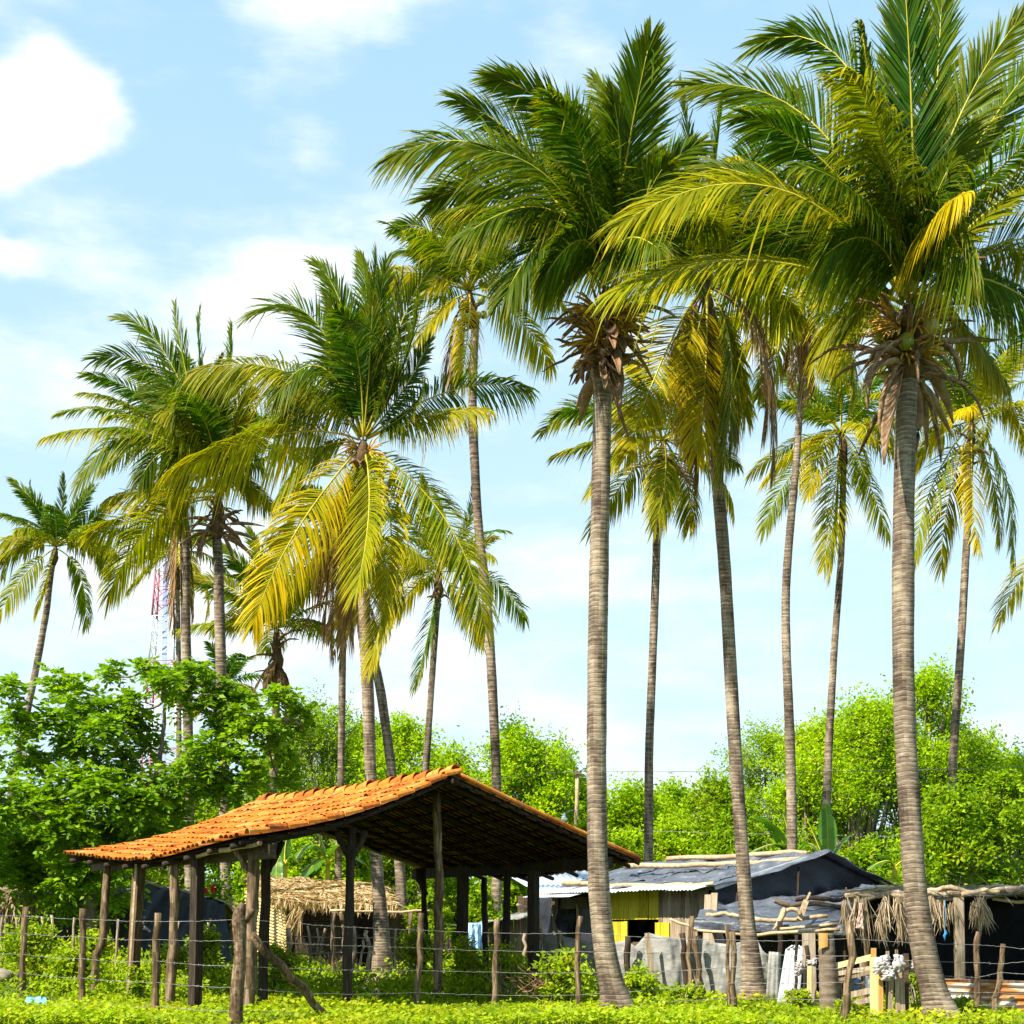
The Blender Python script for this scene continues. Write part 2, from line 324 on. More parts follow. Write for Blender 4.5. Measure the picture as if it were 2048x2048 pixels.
def frond_mesh(curve, n=70, Lf=.85, lw=.042, droop=.3, yel=0.0, tip=.3, roll=0.0, vee=.22, t0=.16, dead=False, rr=.028, var=.5, wind=1.0, spread=1.0, ragged=.04):
    n = int(n * 1.85); lw *= .72
    mb = MB(); c, length = resample(curve, 48); tt = np.linspace(0, 1, 48); T = nrm(np.gradient(c, axis=0))
    o = c[-1] - c[0]; o[2] = 0
    if np.linalg.norm(o) < .2: o = np.array([0, -1.0, 0])
    o = nrm(o)
    hw = np.sqrt(np.clip(1 - T[:, 2] ** 2, 0, 1))[:, None]
    N = Zv * hw - o * T[:, 2:3]; N = nrm(N - T * (N * T).sum(1, keepdims=True)); S = np.cross(T, N)
    cr, sr = math.cos(roll), math.sin(roll); S, N = S * cr + N * sr, N * cr - S * sr
    for side in (-1, 1):
        ts = np.linspace(t0, .992, n) + rng.normal(0, .3 / n, n); ts = np.clip(ts, 0, 1)
        keep = (rng.random(n) > ragged) & (snoise(ts * 9 + rng.random() * 50, int(rng.integers(1e6)), 1.5, 3) > -.98); ts = ts[keep]; k = len(ts)
        I = lambda A: np.stack([np.interp(ts, tt, A[:, x]) for x in range(3)], 1)
        B, Tt, St, Nt = I(c), nrm(I(T)), nrm(I(S)), nrm(I(N))
        th = np.interp(ts, [t0, .5, .85, 1], [1.25, .98, .66, .25]) * spread + rng.normal(0, .05, k)
        D = St * side * np.sin(th)[:, None] + Tt * np.cos(th)[:, None] + Nt * (vee * (1 - .6 * ts) + rng.normal(0, .06, k))[:, None]; D = nrm(D)
        ln = Lf * np.interp(ts, [t0, t0 + .12, .45, .8, 1], [.45, .88, 1, .74, .40]) * (1 + rng.normal(0, .09, k))
        dr = np.clip(droop * (1 + rng.normal(0, .18, k)) + (rng.random(k) < .03) * rng.uniform(.3, .9, k), 0, 1.4)
        W = nrm(Tt - D * (Tt * D).sum(1, keepdims=True)); X = np.cross(D, W)
        tw = side * .45 + rng.normal(0, .35, k); W = W * np.cos(tw)[:, None] + X * np.sin(tw)[:, None]
        ss = np.array([0, .34, .70, 1.0]); ww = np.array([.5, 1.0, .72, .06]) * lw / 2
        Gd = np.array([0, 0, -1.0]) + WIND * wind * .5
        pos = B[:, None] + ln[:, None, None] * (D[:, None] * (ss - .35 * np.minimum(dr, 1)[:, None] * ss ** 2)[..., None] + (dr[:, None] * ss ** 2)[..., None] * Gd)
        V = np.stack([pos - W[:, None] * ww[None, :, None], pos + W[:, None] * ww[None, :, None]], 2)      # k,4,2,3
        b = np.arange(k)[:, None] * 8; j = np.arange(3)[None] * 2
        Q = np.stack([b + j, b + j + 1, b + j + 3, b + j + 2], -1).reshape(-1, 4)
        vv = np.clip(var + rng.normal(0, .16, k), 0, 1)
        tipy = tip * (rng.random(k) ** 2)[:, None] * np.array([.05, .3, 1.0])[None]
        yy = np.clip(yel * (1 + rng.normal(0, .3, k))[:, None] + tipy + np.clip(ts - .8, 0, 1)[:, None] * tip * .9, 0, .95)
        mb.add(V.reshape(-1, 3), quads=Q, var=np.repeat(vv, 3), yel=yy.ravel())
    tube(mb, c[::3], np.linspace(rr, rr * .22, len(c[::3])), 5, mi=1, var=.5)
    return mb
def palm(label, Y, trunk, crown, heroes=(), gen=None, gen_n=0, gen_L=3.6, nl=60, lw=.05, seed=1, dead=(), stubs=0, stub_len=.7, nuts=0, skirt=0, skirt_len=1.6, base_flare=1.0,
         stalks=0, spathes=0, Lf=.85, el=(1.35, -.75), name='coconut_palm', drop=.55, gvar=.5, gy=.12):
    global R, rng
    R = random.Random(seed * 77 + 5); rng = np.random.default_rng(seed * 131 + 7)
    tr = [(x, y, w) for x, y, w in trunk]; gy0 = YH + E * F / Y
    x1, y1, w1 = tr[-1]
    if y1 < gy0 - 2:                       # carry the stem on to the ground where other things hide it
        x0, y0, w0 = tr[-2]; sl = (x1 - x0) / max(1, y1 - y0); tr.append((x1 + sl * .5 * (gy0 - y1), gy0, w1 * (1.25 if base_flare > 1 else 1.1)))
    a = np.array(tr, float); top = crown
    yy = np.linspace(a[0, 1], a[-1, 1] + 14, 200)
    xx = np.interp(yy, a[:, 1], a[:, 0]); ww = np.interp(yy, a[:, 1], a[:, 2])
    kern = np.ones(17) / 17; pad = lambda v: np.convolve(np.concatenate([np.full(8, v[0]) - (v[8:0:-1] - v[0]) * 1, v, np.full(8, v[-1])]), kern, 'valid')
    xx, ww = pad(xx), pad(ww)
    pts = np.stack([(xx - 1024) / F * Y, np.full_like(xx, Y), E - (yy - YH) / F * Y], 1); rad = ww / F * Y / 2
    base = np.array([pts[-1][0], Y, 0.0])
    root = thing(name, base, label, 'palm tree', 'coconut palms of the grove')
    c, ln = resample(pts, max(60, int(np.linalg.norm(pts[0] - pts[-1]) / max(.013, Y * .0006))))
    rr_ = np.interp(c[:, 2], pts[::-1, 2], rad[::-1])
    zz = np.linspace(0, ln, len(c)); step = .064
    ph = np.mod(zz / step + .6 * snoise(zz, seed, 1.7, 2), 1.0)
    rr_ = rr_ * (1 + .38 * np.clip(1 - c[:, 2] / .45, 0, 1) ** 2 * (base_flare > 0) + .02 * np.round(snoise(zz, seed + 5, 5.0, 3), 1) + .016 * (ph - .5) + .025 * snoise(zz, seed + 3, 2.3, 3))
    mb = MB(); sides = 16
    n = len(c); T = nrm(np.gradient(c, axis=0)); ang = np.linspace(0, 2 * np.pi, sides, endpoint=False)
    tilt = .010 * np.sin(ang[None] + seed + .3 * np.sin(zz)[:, None]) + .008 * np.sin(3 * ang[None] + seed)
    V = c[:, None] + rr_[:, None, None] * (np.cos(ang)[None, :, None] * np.array([1, 0, 0]) + np.sin(ang)[None, :, None] * np.array([0, 1, 0])) + tilt[..., None] * Zv
    i = np.arange(n - 1)[:, None] * sides; j = np.arange(sides)[None]; k = (j + 1) % sides
    ringid = np.floor(zz[:-1] / step + .6 * snoise(zz[:-1], seed, 1.7, 2)).astype(int); rv = np.random.default_rng(seed).random(4000)
    RI = np.abs(ringid)[:, None] * 7 + (np.arange(sides)[None] // 3); seg = rv[RI % 4000]; low = np.clip(1 - (c[:-1, 2] - .2) / 1.3, 0, 1)[:, None]
    blot = snoise((zz[:-1, None] * 1.5, np.cos(ang)[None] * 1.2), seed + 9, 1.6, 4)
    vv = np.clip(.47 + .22 * (rv[np.abs(ringid) % 4000][:, None] - .5) + (.42 * (ph[:-1] < .24)[:, None] - .30 * (ph[:-1] > .80)[:, None]) * (.25 + .9 * seg) + .38 * blot - .22 * low * seg, 0, 1).ravel()
    mb.add(V.reshape(-1, 3), quads=np.stack([i + k, i + j, i + sides + j, i + sides + k], -1).reshape(-1, 4), var=np.clip(vv + rng.normal(0, .07, len(vv)), 0, 1), smooth=True)
    mb.build('trunk', M['trunk'], root)
    C = P(top[0], top[1], Y); tt = pts[0]
    mb = MB(); q = np.linspace(0, 1, 8)[:, None]                       # leaf-sheath neck between stem and crown
    w0 = rad[0]; axis = tt + (C - tt) * q
    tube(mb, axis, w0 * np.array([1.0, 1.35, 1.55, 1.5, 1.3, 1.05, .8, .45]), 10, jag=.5)
    crown_ob = mb.build('crown', M['fibre'], root)
    def put(curve, nm='frond', **k):
        m = frond_mesh(curve, **k); d = k.get('dead')
        m.build(nm, [M['deadleaf'], M['deadwood']] if d else [M['frond'], M['rachis']], crown_ob)
    sgn = 1 if Y < 30 else 1
    for h in heroes:
        mx, my, tx, ty, dz = h[:5]; kw = dict(h[5]) if len(h) > 5 else {}
        p0 = C + nrm(P(mx, my, Y + dz * .5) - C) * w0 * .8 - Zv * w0 * (.5 if my > top[1] else 0)
        cv = bez(p0, P(mx, my, Y + dz * .55), P(tx, ty, Y + dz))
        fl = np.linalg.norm(np.diff(cv, axis=0), axis=1).sum()
        lower = my > top[1] - 40
        o = dict(n=nl, lw=lw, Lf=Lf * min(1.15, .55 + fl / 7.5), droop=.55 if lower else .22, yel=.30 if lower else .05, tip=.55 if lower else .3, var=.62 if lower else .42, roll=(-1 if tx > top[0] else 1) * (R.uniform(.65, 1.35) if R.random() < .6 else -R.uniform(.6, 1.2)))
        dirn = nrm(cv[-1] - cv[0]); o['spread'] = 1.0 if dirn[2] < .45 else 1.0 - .5 * (dirn[2] - .45) / .55
        o.update(kw); put(cv, **o)
    ga = 2.39996
    for g in range(gen_n):
        u = (g + .5) / gen_n; az = g * ga + seed; e0 = el[0] + (el[1] - el[0]) * u ** .9 + R.uniform(-.12, .12)
        cv = arc(C + np.array([math.cos(az), math.sin(az), 0]) * w0 * .6, az, e0, drop + .75 * R.random() * (1 - .4 * u), gen_L * R.uniform(.82, 1.08) * (.8 if u < .1 else 1), wind=.35)
        put(cv, n=nl, lw=lw, Lf=Lf, droop=.18 + .55 * u, yel=max(0, gy * (u - .3) * 3) * R.uniform(.5, 1.4), tip=.25 + .4 * u, var=gvar - .12 + .3 * u, roll=R.uniform(-.4, .4))
    for (mx, my, tx, ty, dz) in dead:
        put(bez(C - Zv * w0, P(mx, my, Y + dz * .6), P(tx, ty, Y + dz)), nm='dead_frond', n=int(nl * .7), lw=lw * .8, Lf=Lf * .72, droop=.95, dead=True, t0=.2, spread=.55, ragged=.25, wind=.4)
    for s in range(skirt):
        az = s * ga; 
        put(arc(tt + Zv * R.uniform(0, .5), az, R.uniform(-.7, -1.1), .5, skirt_len * R.uniform(.7, 1.1), wind=.1), nm='dead_frond', n=int(nl * .5), lw=lw * .8, Lf=Lf * .55, droop=.8, dead=True, t0=.1, spread=.5, ragged=.3, wind=.3)
    for s in range(stubs):
        az = s * ga + seed; e0 = R.uniform(-.8, .95); L_ = stub_len * R.uniform(.45, 1.1)
        p0 = tt + (C - tt) * R.uniform(0, .75) + np.array([math.cos(az), math.sin(az), 0]) * w0 * .8
        cv = arc(p0, az, e0, R.uniform(.1, 1.7), L_, 9) + np.cumsum(rng.normal(0, .012, (9, 3)), 0); mb = MB()
        wd = np.array([.085, .075, .06, .05, .043, .038, .034, .03, .012]) * R.uniform(.6, 1.25)
        tube(mb, cv, wd * .8, 6, jag=.35); mb.build('dead_petiole', M['deadwood'], crown_ob)
    for s in range(spathes):
        az = s * ga * 1.3 + seed; p0 = tt + (C - tt) * R.uniform(.05, .6) + np.array([math.cos(az), math.sin(az), 0]) * w0
        cv = arc(p0, az, R.uniform(-1.3, .3), R.uniform(.2, 1.2), stub_len * R.uniform(.7, 1.25), 10); mb = MB()
        wd = np.array([.02, .05, .085, .105, .11, .10, .085, .06, .035, .01]) * R.uniform(.6, 1.0)
        d = nrm(np.gradient(cv, axis=0)); s_ = nrm(np.cross(d, Zv + .01)); n_ = np.cross(s_, d)
        f = np.linspace(-1, 1, 7)
        V = cv[:, None] + wd[:, None, None] * (f[None, :, None] * s_[:, None] + (.8 * f[None, :, None] ** 2 - .3) * n_[:, None])
        ii = np.arange(9)[:, None] * 7; jj = np.arange(6)[None]
        mb.add(V.reshape(-1, 3), quads=np.stack([ii + jj, ii + jj + 1, ii + 7 + jj + 1, ii + 7 + jj], -1).reshape(-1, 4), smooth=True)
        mb.build('dry_spathe', M['spathe'], crown_ob, solid=.012)
    for s in range(stalks):
        az = s * ga + 1.0; p0 = tt + (C - tt) * R.uniform(.3, .8) + np.array([math.cos(az), math.sin(az), 0]) * w0; mb = MB()
        for t_ in range(16):
            tube(mb, arc(p0, az + R.uniform(-.7, .7), R.uniform(-.5, .9), R.uniform(.2, 1.0), R.uniform(.3, .62), 6), [.016, .017, .016, .015, .014, .008], 4)
        mb.build('flower_stalk', M['stalk'], crown_ob)
    for s in range(nuts):
        az = s * ga + 2; r_ = R.uniform(.095, .125)
        p0 = tt + (C - tt) * R.uniform(.15, .75) + np.array([math.cos(az), math.sin(az), 0]) * (w0 * 1.5 + R.uniform(0, .2))
        th = np.linspace(0, np.pi, 9); cv = p0 + np.stack([0 * th, 0 * th, -np.cos(th) * r_ * 1.15], 1)
        mb = MB(); tube(mb, cv, np.maximum(.01, np.sin(th) * r_) * np.linspace(1.05, .95, 9), 10, var=R.random()); mb.build('coconut', M['coconut'], crown_ob)
    return root

def palms():
    y_ = lambda **k: k
    palm('nearest big coconut palm at right, its crown cut off by the top edge', 21.2,
         [(1815, 762, 41), (1812, 820, 42), (1807, 1035, 43), (1806, 1289, 44), (1808, 1400, 44), (1812, 1500, 43), (1830, 1783, 46), (1846, 1897, 51), (1867, 1982, 55), (1882, 2028, 62), (1893, 2048, 74)], (1817, 610),
         heroes=[(1632, 252, 1376, 172, .6, y_(yel=.08)), (1712, 160, 1520, 85, 1.2, y_(yel=.04)), (1762, 300, 1722, 50, -1.2, y_(droop=.7, roll=.3)), (1826, 330, 1808, -60, -1.0, y_(yel=0, var=.25, droop=.08, lw=.055, roll=.12, spread=.55)),
                 (1862, 310, 1885, -50, .8, y_(yel=.05)), (1903, 270, 2062, 10, .2, y_(yel=.12)), (1930, 330, 2105, 85, 1.0), (1955, 440, 2120, 330, -.8, y_(yel=.2)), (1556, 378, 1240, 448, -1.3, y_(yel=.30, droop=.38, var=.7, n=90, roll=.75)),
                 (1500, 520, 1225, 585, -1.0, y_(yel=.25, droop=.45, var=.7, n=90, roll=.6)), (1858, 455, 1938, 385, -2.2, y_(yel=.65, droop=.9, Lf=.65)), (1765, 330, 1660, 155, -1.6, y_(yel=.25, droop=.5)), (1690, 470, 1470, 520, 1.2, y_(droop=.5)),
                 (1975, 560, 2150, 690, .4, y_(droop=.7)), (1965, 500, 2140, 470, 1.4), (1640, 420, 1420, 330, 1.6, y_(var=.3)), (1900, 420, 2010, 200, 1.7, y_(var=.3)), (1740, 420, 1600, 330, -2.0, y_(droop=.5)),
                 (1880, 600, 2010, 760, 1.6, y_(droop=.8)), (1730, 600, 1640, 690, 1.4, y_(droop=.8, yel=.2)), (1800, 380, 1770, 130, 1.5, y_(var=.25)), (1850, 420, 1950, 560, -1.9, y_(droop=.6, var=.35)), (1745, 480, 1640, 520, -1.8, y_(droop=.6, var=.35)),
                 (1810, 470, 1750, 330, -1.5, y_(var=.3, droop=.3)), (1840, 480, 1900, 330, -1.4, y_(var=.3, droop=.35))],
         nl=84, lw=.046, seed=1, stubs=34, stub_len=1.35, spathes=9, stalks=12, nuts=5, Lf=1.0, gen_n=6, gen_L=3.7, el=(1.5, .75), drop=.75)
    palm('windswept palm in front of the tiled shed, thick collar of dead brown stubs', 22.6,
         [(1207, 755, 36), (1203, 892, 37), (1198, 1140, 39), (1195, 1300, 39), (1193, 1500, 39), (1195, 1728, 41), (1202, 1842, 43), (1213, 1927, 47), (1230, 1995, 57), (1242, 2030, 70)], (1213, 575),
         heroes=[(1015, 312, 786, 313, .3, y_(yel=.10, droop=.45, n=84)), (1072, 318, 912, 200, .9, y_(yel=.04)), (1150, 285, 988, 154, -.6, y_(yel=.05, n=84)), (1256, 300, 1300, 80, -1.4, y_(yel=.05, lw=.055, roll=.5, spread=.6, Lf=1.15)), (1235, 330, 1193, 163, 1.0),
                 (1288, 390, 1400, 285, 1.0), (1100, 420, 930, 470, -.8, y_(var=.3, droop=.6, yel=.05)), (1130, 450, 1010, 590, -.9, y_(var=.3, droop=.6, yel=.05)), (1290, 470, 1390, 560, .8, y_(var=.3)), (1188, 350, 1095, 225, 1.4, y_(var=.3)),
                 (1240, 360, 1225, 190, -1.3, y_(var=.35)), (1060, 390, 860, 400, 1.2, y_(var=.35)), (1110, 370, 960, 300, -1.2, y_(var=.35)), (1280, 420, 1330, 330, -1.2, y_(var=.3)), (1185, 430, 1120, 330, -1.8, y_(var=.25, droop=.35)),
                 (1165, 460, 1060, 430, 1.8, y_(var=.3, droop=.5)), (1250, 480, 1320, 500, -1.6, y_(var=.3, droop=.5)), (1255, 450, 1345, 390, 1.7, y_(var=.3)), (1165, 480, 1085, 560, -1.6, y_(var=.3, droop=.6)), (1195, 400, 1150, 260, .8, y_(var=.3))],
         nl=80, lw=.046, seed=2, stubs=44, stub_len=1.0, spathes=22, stalks=18, Lf=1.02, gen_n=4, gen_L=3.1, el=(1.5, .95), drop=.75)
    palm('leaning palm between the two big foreground palms, long dead brown fronds hanging', 26.4,
         [(1418, 790, 24), (1425, 892, 25), (1435, 954, 25), (1450, 1140, 26), (1470, 1500, 26), (1482, 1670, 27), (1494, 1840, 31), (1503, 1925, 40), (1507, 1980, 50), (1508, 2006, 58)], (1414, 560),
         heroes=[(1395, 400, 1362, 172, .8), (1425, 390, 1445, 205, .4), (1380, 450, 1310, 300, 1.4), (1450, 440, 1560, 310, 1.2), (1462, 720, 1440, 935, -.8, y_(yel=.12, droop=.6, var=.35, n=70)), (1338, 690, 1255, 905, -1.0, y_(yel=.45, droop=.35, var=.7, n=70)),
                 (1345, 560, 1240, 640, .8), (1480, 560, 1600, 640, .9), (1410, 760, 1395, 900, -1.2, y_(yel=.5, droop=.5)), (1350, 480, 1250, 480, 1.4), (1470, 480, 1590, 430, 1.4), (1440, 660, 1490, 830, 1.0), (1400, 450, 1380, 330, -1), (1430, 460, 1480, 340, -1),
                 (1380, 480, 1300, 390, -.8), (1450, 500, 1540, 420, -.8)],
         dead=[(1522, 690, 1545, 935, -.5), (1368, 670, 1360, 790, -.8), (1395, 760, 1390, 960, .3), (1380, 700, 1372, 890, .5), (1440, 700, 1470, 860, .5), (1520, 660, 1530, 850, .3), (1375, 640, 1355, 770, -.3)], nl=60, lw=.05, seed=3, stubs=8, Lf=.95, gen_n=7, gen_L=3.2, el=(1.45, .5), drop=.8)
    palm('slim coconut palm with a shaggy brown skirt just right of the windswept palm', 42,
         [(1320, 952, 15), (1316, 985, 15), (1312, 1140, 16), (1304, 1350, 16), (1298, 1500, 17), (1297, 1698, 19)], (1327, 880),
         heroes=[(1205, 808, 1085, 862, .6, y_(yel=.2)), (1375, 838, 1440, 815, .5, y_(yel=.15))], gen_n=18, gen_L=3.1, nl=40, lw=.065, seed=4, stubs=10, stub_len=.9, skirt=9, skirt_len=1.1, spathes=4, gy=.2)
    palm('slender curved palm with brown tatters, top hidden behind the nearest big crown', 40,
         [(1604, 740, 13), (1603, 763, 13), (1593, 926, 14), (1579, 1071, 16), (1571, 1180, 17), (1572, 1289, 18), (1581, 1500, 20), (1584, 1642, 21)], (1606, 590),
         gen_n=22, gen_L=3.4, nl=38, lw=.065, seed=5, skirt=0, dead=[(1600, 660, 1585, 760, -.3), (1612, 660, 1625, 770, .2), (1590, 650, 1570, 730, .2), (1622, 640, 1650, 740, .3), (1608, 680, 1612, 790, -.4)], gy=.25)
    palm('mid-height palm with a rounded crown just left of the nearest right trunk', 50,
         [(1687, 930, 13), (1683, 1107, 13), (1669, 1289, 14), (1657, 1500, 16), (1653, 1613, 17)], (1683, 865),
         heroes=[(1590, 940, 1525, 1060, .4, y_(yel=.1)), (1665, 1010, 1648, 1130, -.7, y_(yel=.3)), (1735, 960, 1775, 1075, .3, y_(yel=.15)), (1610, 810, 1532, 805, .5), (1680, 780, 1680, 680, .3), (1740, 840, 1795, 900, -.4, y_(yel=.35)), (1648, 880, 1618, 985, -1, y_(yel=.45)),
                 (1630, 800, 1560, 740, .5), (1730, 790, 1770, 720, .6), (1670, 1020, 1660, 1150, .4, y_(yel=.3))], gen_n=14, gen_L=3.2, nl=36, lw=.07, seed=6, gy=.2, el=(1.35, -.3))
    palm('coconut palm on the right with a bright yellow frond hanging straight down its stem', 47,
         [(1940, 930, 13), (1936, 1040, 14), (1932, 1107, 15), (1922, 1289, 16), (1907, 1500, 17), (1901, 1640, 18)], (1943, 840),
         heroes=[(1865, 970, 1828, 1120, .4, y_(yel=.15)), (1895, 1010, 1884, 1140, .2, y_(yel=.2, var=.2)), (1945, 980, 1955, 1095, -1.2, y_(yel=.75, droop=.4)), (1990, 980, 1998, 1080, .2), (2010, 960, 2027, 1135, .4, y_(yel=.1)), (2010, 810, 2060, 900, -.5, y_(yel=.4)),
                 (1880, 850, 1830, 940, -.3, y_(yel=.45)), (1900, 780, 1850, 740, .5), (1960, 740, 1965, 660, .3), (2000, 760, 2060, 700, .5, y_(yel=.3)), (1880, 810, 1820, 830, .6, y_(yel=.2))], gen_n=13, gen_L=3.2, nl=36, lw=.07, seed=7, nuts=5, el=(1.35, 0), gy=.25, stubs=6, stub_len=.6)
    palm('lone coconut palm at the far left edge with a bent stem and spidery drooping fronds', 60,
         [(106, 1130, 10), (98, 1166, 12), (97, 1200, 13), (75, 1324, 14), (57, 1411, 14), (34, 1526, 15), (20, 1600, 16)], (112, 1092),
         heroes=[(60, 1075, -10, 1085, .3), (30, 1075, 8, 1150, .6), (50, 1150, -5, 1235, -.4, y_(yel=.25)), (95, 1150, 72, 1225, -1, y_(yel=.4)), (160, 1150, 172, 1250, .2, y_(yel=.08)), (180, 1075, 232, 1110, .3), (170, 1050, 218, 1010, .4), (125, 1010, 128, 950, .2),
                 (80, 1020, 22, 958, .3), (150, 1030, 183, 972, .5), (190, 1085, 215, 1150, .5, y_(yel=.15)), (70, 1010, 60, 965, 1)], gen_n=12, gen_L=2.9, nl=34, lw=.08, seed=8, el=(1.4, .1), gy=.1)
    palm('left stem of the close pair of palms standing behind the leafy tree', 45,
         [(367, 985, 19), (370, 1103, 19), (371, 1233, 19), (375, 1388, 20), (377, 1490, 20)], (360, 905), gen_n=19, gen_L=3.8, el=(1.52, .35), drop=.95, nl=48, lw=.065, seed=9, stubs=9, stub_len=.6, gy=.15, dead=[(350, 1130, 340, 1250, -.2), (345, 1120, 350, 1260, .2), (378, 1130, 385, 1230, .4)], spathes=3)
    palm('right stem of the close pair, bushy crown over a ring of grey dead sheaths', 41,
         [(434, 1080, 19), (436, 1103, 20), (439, 1233, 22), (442, 1336, 22), (446, 1500, 21), (450, 1728, 21), (455, 1841, 23), (458, 1893, 27)], (438, 985),
         heroes=[(282, 865, 156, 967, .3, y_(yel=.12, droop=.6)), (312, 1040, 216, 1192, -.4, y_(yel=.25, droop=.5)), (300, 980, 218, 998, .8, y_(yel=.3)), (300, 1030, 178, 1070, .7, y_(yel=.25)), (330, 760, 190, 718, .4), (335, 715, 236, 636, .8),
                 (378, 770, 350, 616, .2), (402, 750, 398, 622, .6), (456, 800, 463, 655, .6), (472, 845, 504, 785, -1.0, y_(yel=.4)), (492, 880, 548, 850, .4), (385, 850, 322, 826, -1.6, y_(yel=.25, droop=.8)), (440, 840, 405, 750, -1.2, y_(var=.25)),
                 (385, 770, 350, 850, -1.5, y_(droop=.7)), (430, 870, 470, 750, -1.0, y_(var=.25)), (350, 900, 280, 960, -.8, y_(droop=.7, var=.3)), (420, 850, 440, 720, 1.0, y_(var=.3)), (360, 820, 290, 780, 1.2, y_(var=.3)),
                 (480, 960, 545, 1010, .6), (400, 900, 350, 1000, -1.2, y_(droop=.8, yel=.3)), (460, 900, 520, 930, -.6, y_(droop=.7))],
         nl=52, lw=.062, seed=10, stubs=22, stub_len=.95, spathes=14, Lf=1.05, gen_n=10, gen_L=3.6, el=(1.5, .7), drop=.95)
    palm('centre-left palm with broad yellow-green fronds hanging in front of its stem', 36,
         [(724, 935, 23), (725, 1117, 23), (728, 1226, 24), (737, 1407, 25), (741, 1552, 23), (753, 1728, 24), (762, 1842, 30), (765, 1920, 40), (765, 1968, 52)], (727, 880),
         heroes=[(628, 640, 499, 631, .3, y_(yel=.06)), (692, 640, 632, 528, .5, y_(yel=.04)), (735, 640, 722, 515, .5), (745, 650, 752, 510, -.6), (755, 640, 772, 525, .4), (805, 640, 874, 523, .5, y_(yel=.12)), (765, 715, 700, 640, -1.6, y_(droop=.7)),
                 (645, 735, 553, 790, -.6, y_(droop=.75, yel=.05)), (560, 868, 338, 948, -.6, y_(yel=.28, droop=.8)), (575, 745, 390, 742, .8, y_(yel=.25, droop=.6)), (900, 782, 1059, 777, .3, y_(yel=.04, droop=.5)), (860, 832, 980, 820, -.5, y_(yel=.35, droop=.6)),
                 (738, 1020, 712, 1185, -1.7, y_(yel=.26, droop=.25, var=.65, n=95, Lf=1.2, t0=.07)), (588, 1070, 507, 1248, -1.2, y_(yel=.58, droop=.50, var=.8, n=95, Lf=1.2, t0=.07)), (895, 1045, 970, 1262, -.6, y_(yel=.20, droop=.4, n=90, Lf=1.15, t0=.07)), (782, 1058, 740, 1330, -1.4, y_(yel=.38, droop=.35, n=90, Lf=1.1, t0=.08)),
                 (802, 745, 835, 600, -.5, y_(var=.25)), (775, 700, 805, 545, .9, y_(var=.25)), (700, 720, 660, 600, -.7, y_(var=.3)), (650, 800, 560, 850, .8, y_(droop=.7)), (800, 790, 860, 680, .9, y_(var=.3)), (820, 820, 850, 760, -.9, y_(var=.25, droop=.6)), (740, 720, 745, 600, -1.2, y_(var=.25)),
                 (640, 900, 560, 990, .9, y_(droop=.8, yel=.2)), (780, 780, 800, 660, -1.3, y_(var=.2, droop=.4)), (690, 760, 670, 660, 1.2, y_(var=.3))],
         dead=[(668, 1080, 650, 1260, .3), (690, 1080, 690, 1240, .5), (660, 1050, 640, 1200, .6), (700, 1100, 705, 1280, .7), (676, 1100, 665, 1300, .1)], nl=62, lw=.056, seed=11, stubs=8, stub_len=.6, spathes=2, Lf=1.05, stalks=3, gen_n=3, gen_L=3.2, el=(1.5, 1.0), drop=.8)
    palm('thin straight palm just left of the centre-left palm, brown fronds hanging at its top', 48,
         [(688, 1180, 14), (687, 1240, 14), (685, 1335, 14), (682, 1552, 14), (676, 1740, 15)], (688, 1080), gen_n=14, gen_L=2.7, nl=34, lw=.07, seed=12, skirt=9, skirt_len=2.6, gy=.3)
    palm('palm stem leaning to the right just behind the centre-left palm', 44,
         [(722, 1180, 16), (740, 1290, 18), (760, 1371, 19), (778, 1500, 19), (785, 1557, 19), (800, 1740, 21)], (712, 1090), gen_n=12, gen_L=2.6, nl=34, lw=.07, seed=13, skirt=5, skirt_len=2.0, gy=.25)
    palm('small-crowned coconut palm right of the centre-left palm, one blue-green frond hanging', 56,
         [(877, 1195, 12), (875, 1208, 12), (863, 1371, 13), (852, 1534, 14), (845, 1640, 15)], (877, 1140),
         heroes=[(825, 1178, 752, 1266, -.2, y_(yel=.55)), (858, 1260, 828, 1375, .3, y_(yel=0, var=.2)), (985, 1160, 1050, 1240, .2, y_(yel=.05)), (950, 1090, 990, 1075, .4, y_(yel=.3)), (860, 1050, 845, 955, .2), (930, 1060, 946, 980, .2), (885, 1060, 872, 990, .8),
                 (930, 1210, 965, 1290, .3, y_(yel=.35)), (820, 1110, 770, 1090, .4), (810, 1140, 760, 1180, .6, y_(yel=.2))], gen_n=10, gen_L=2.9, nl=34, lw=.075, seed=14, stubs=6, stub_len=.6, spathes=3, el=(1.3, .2))
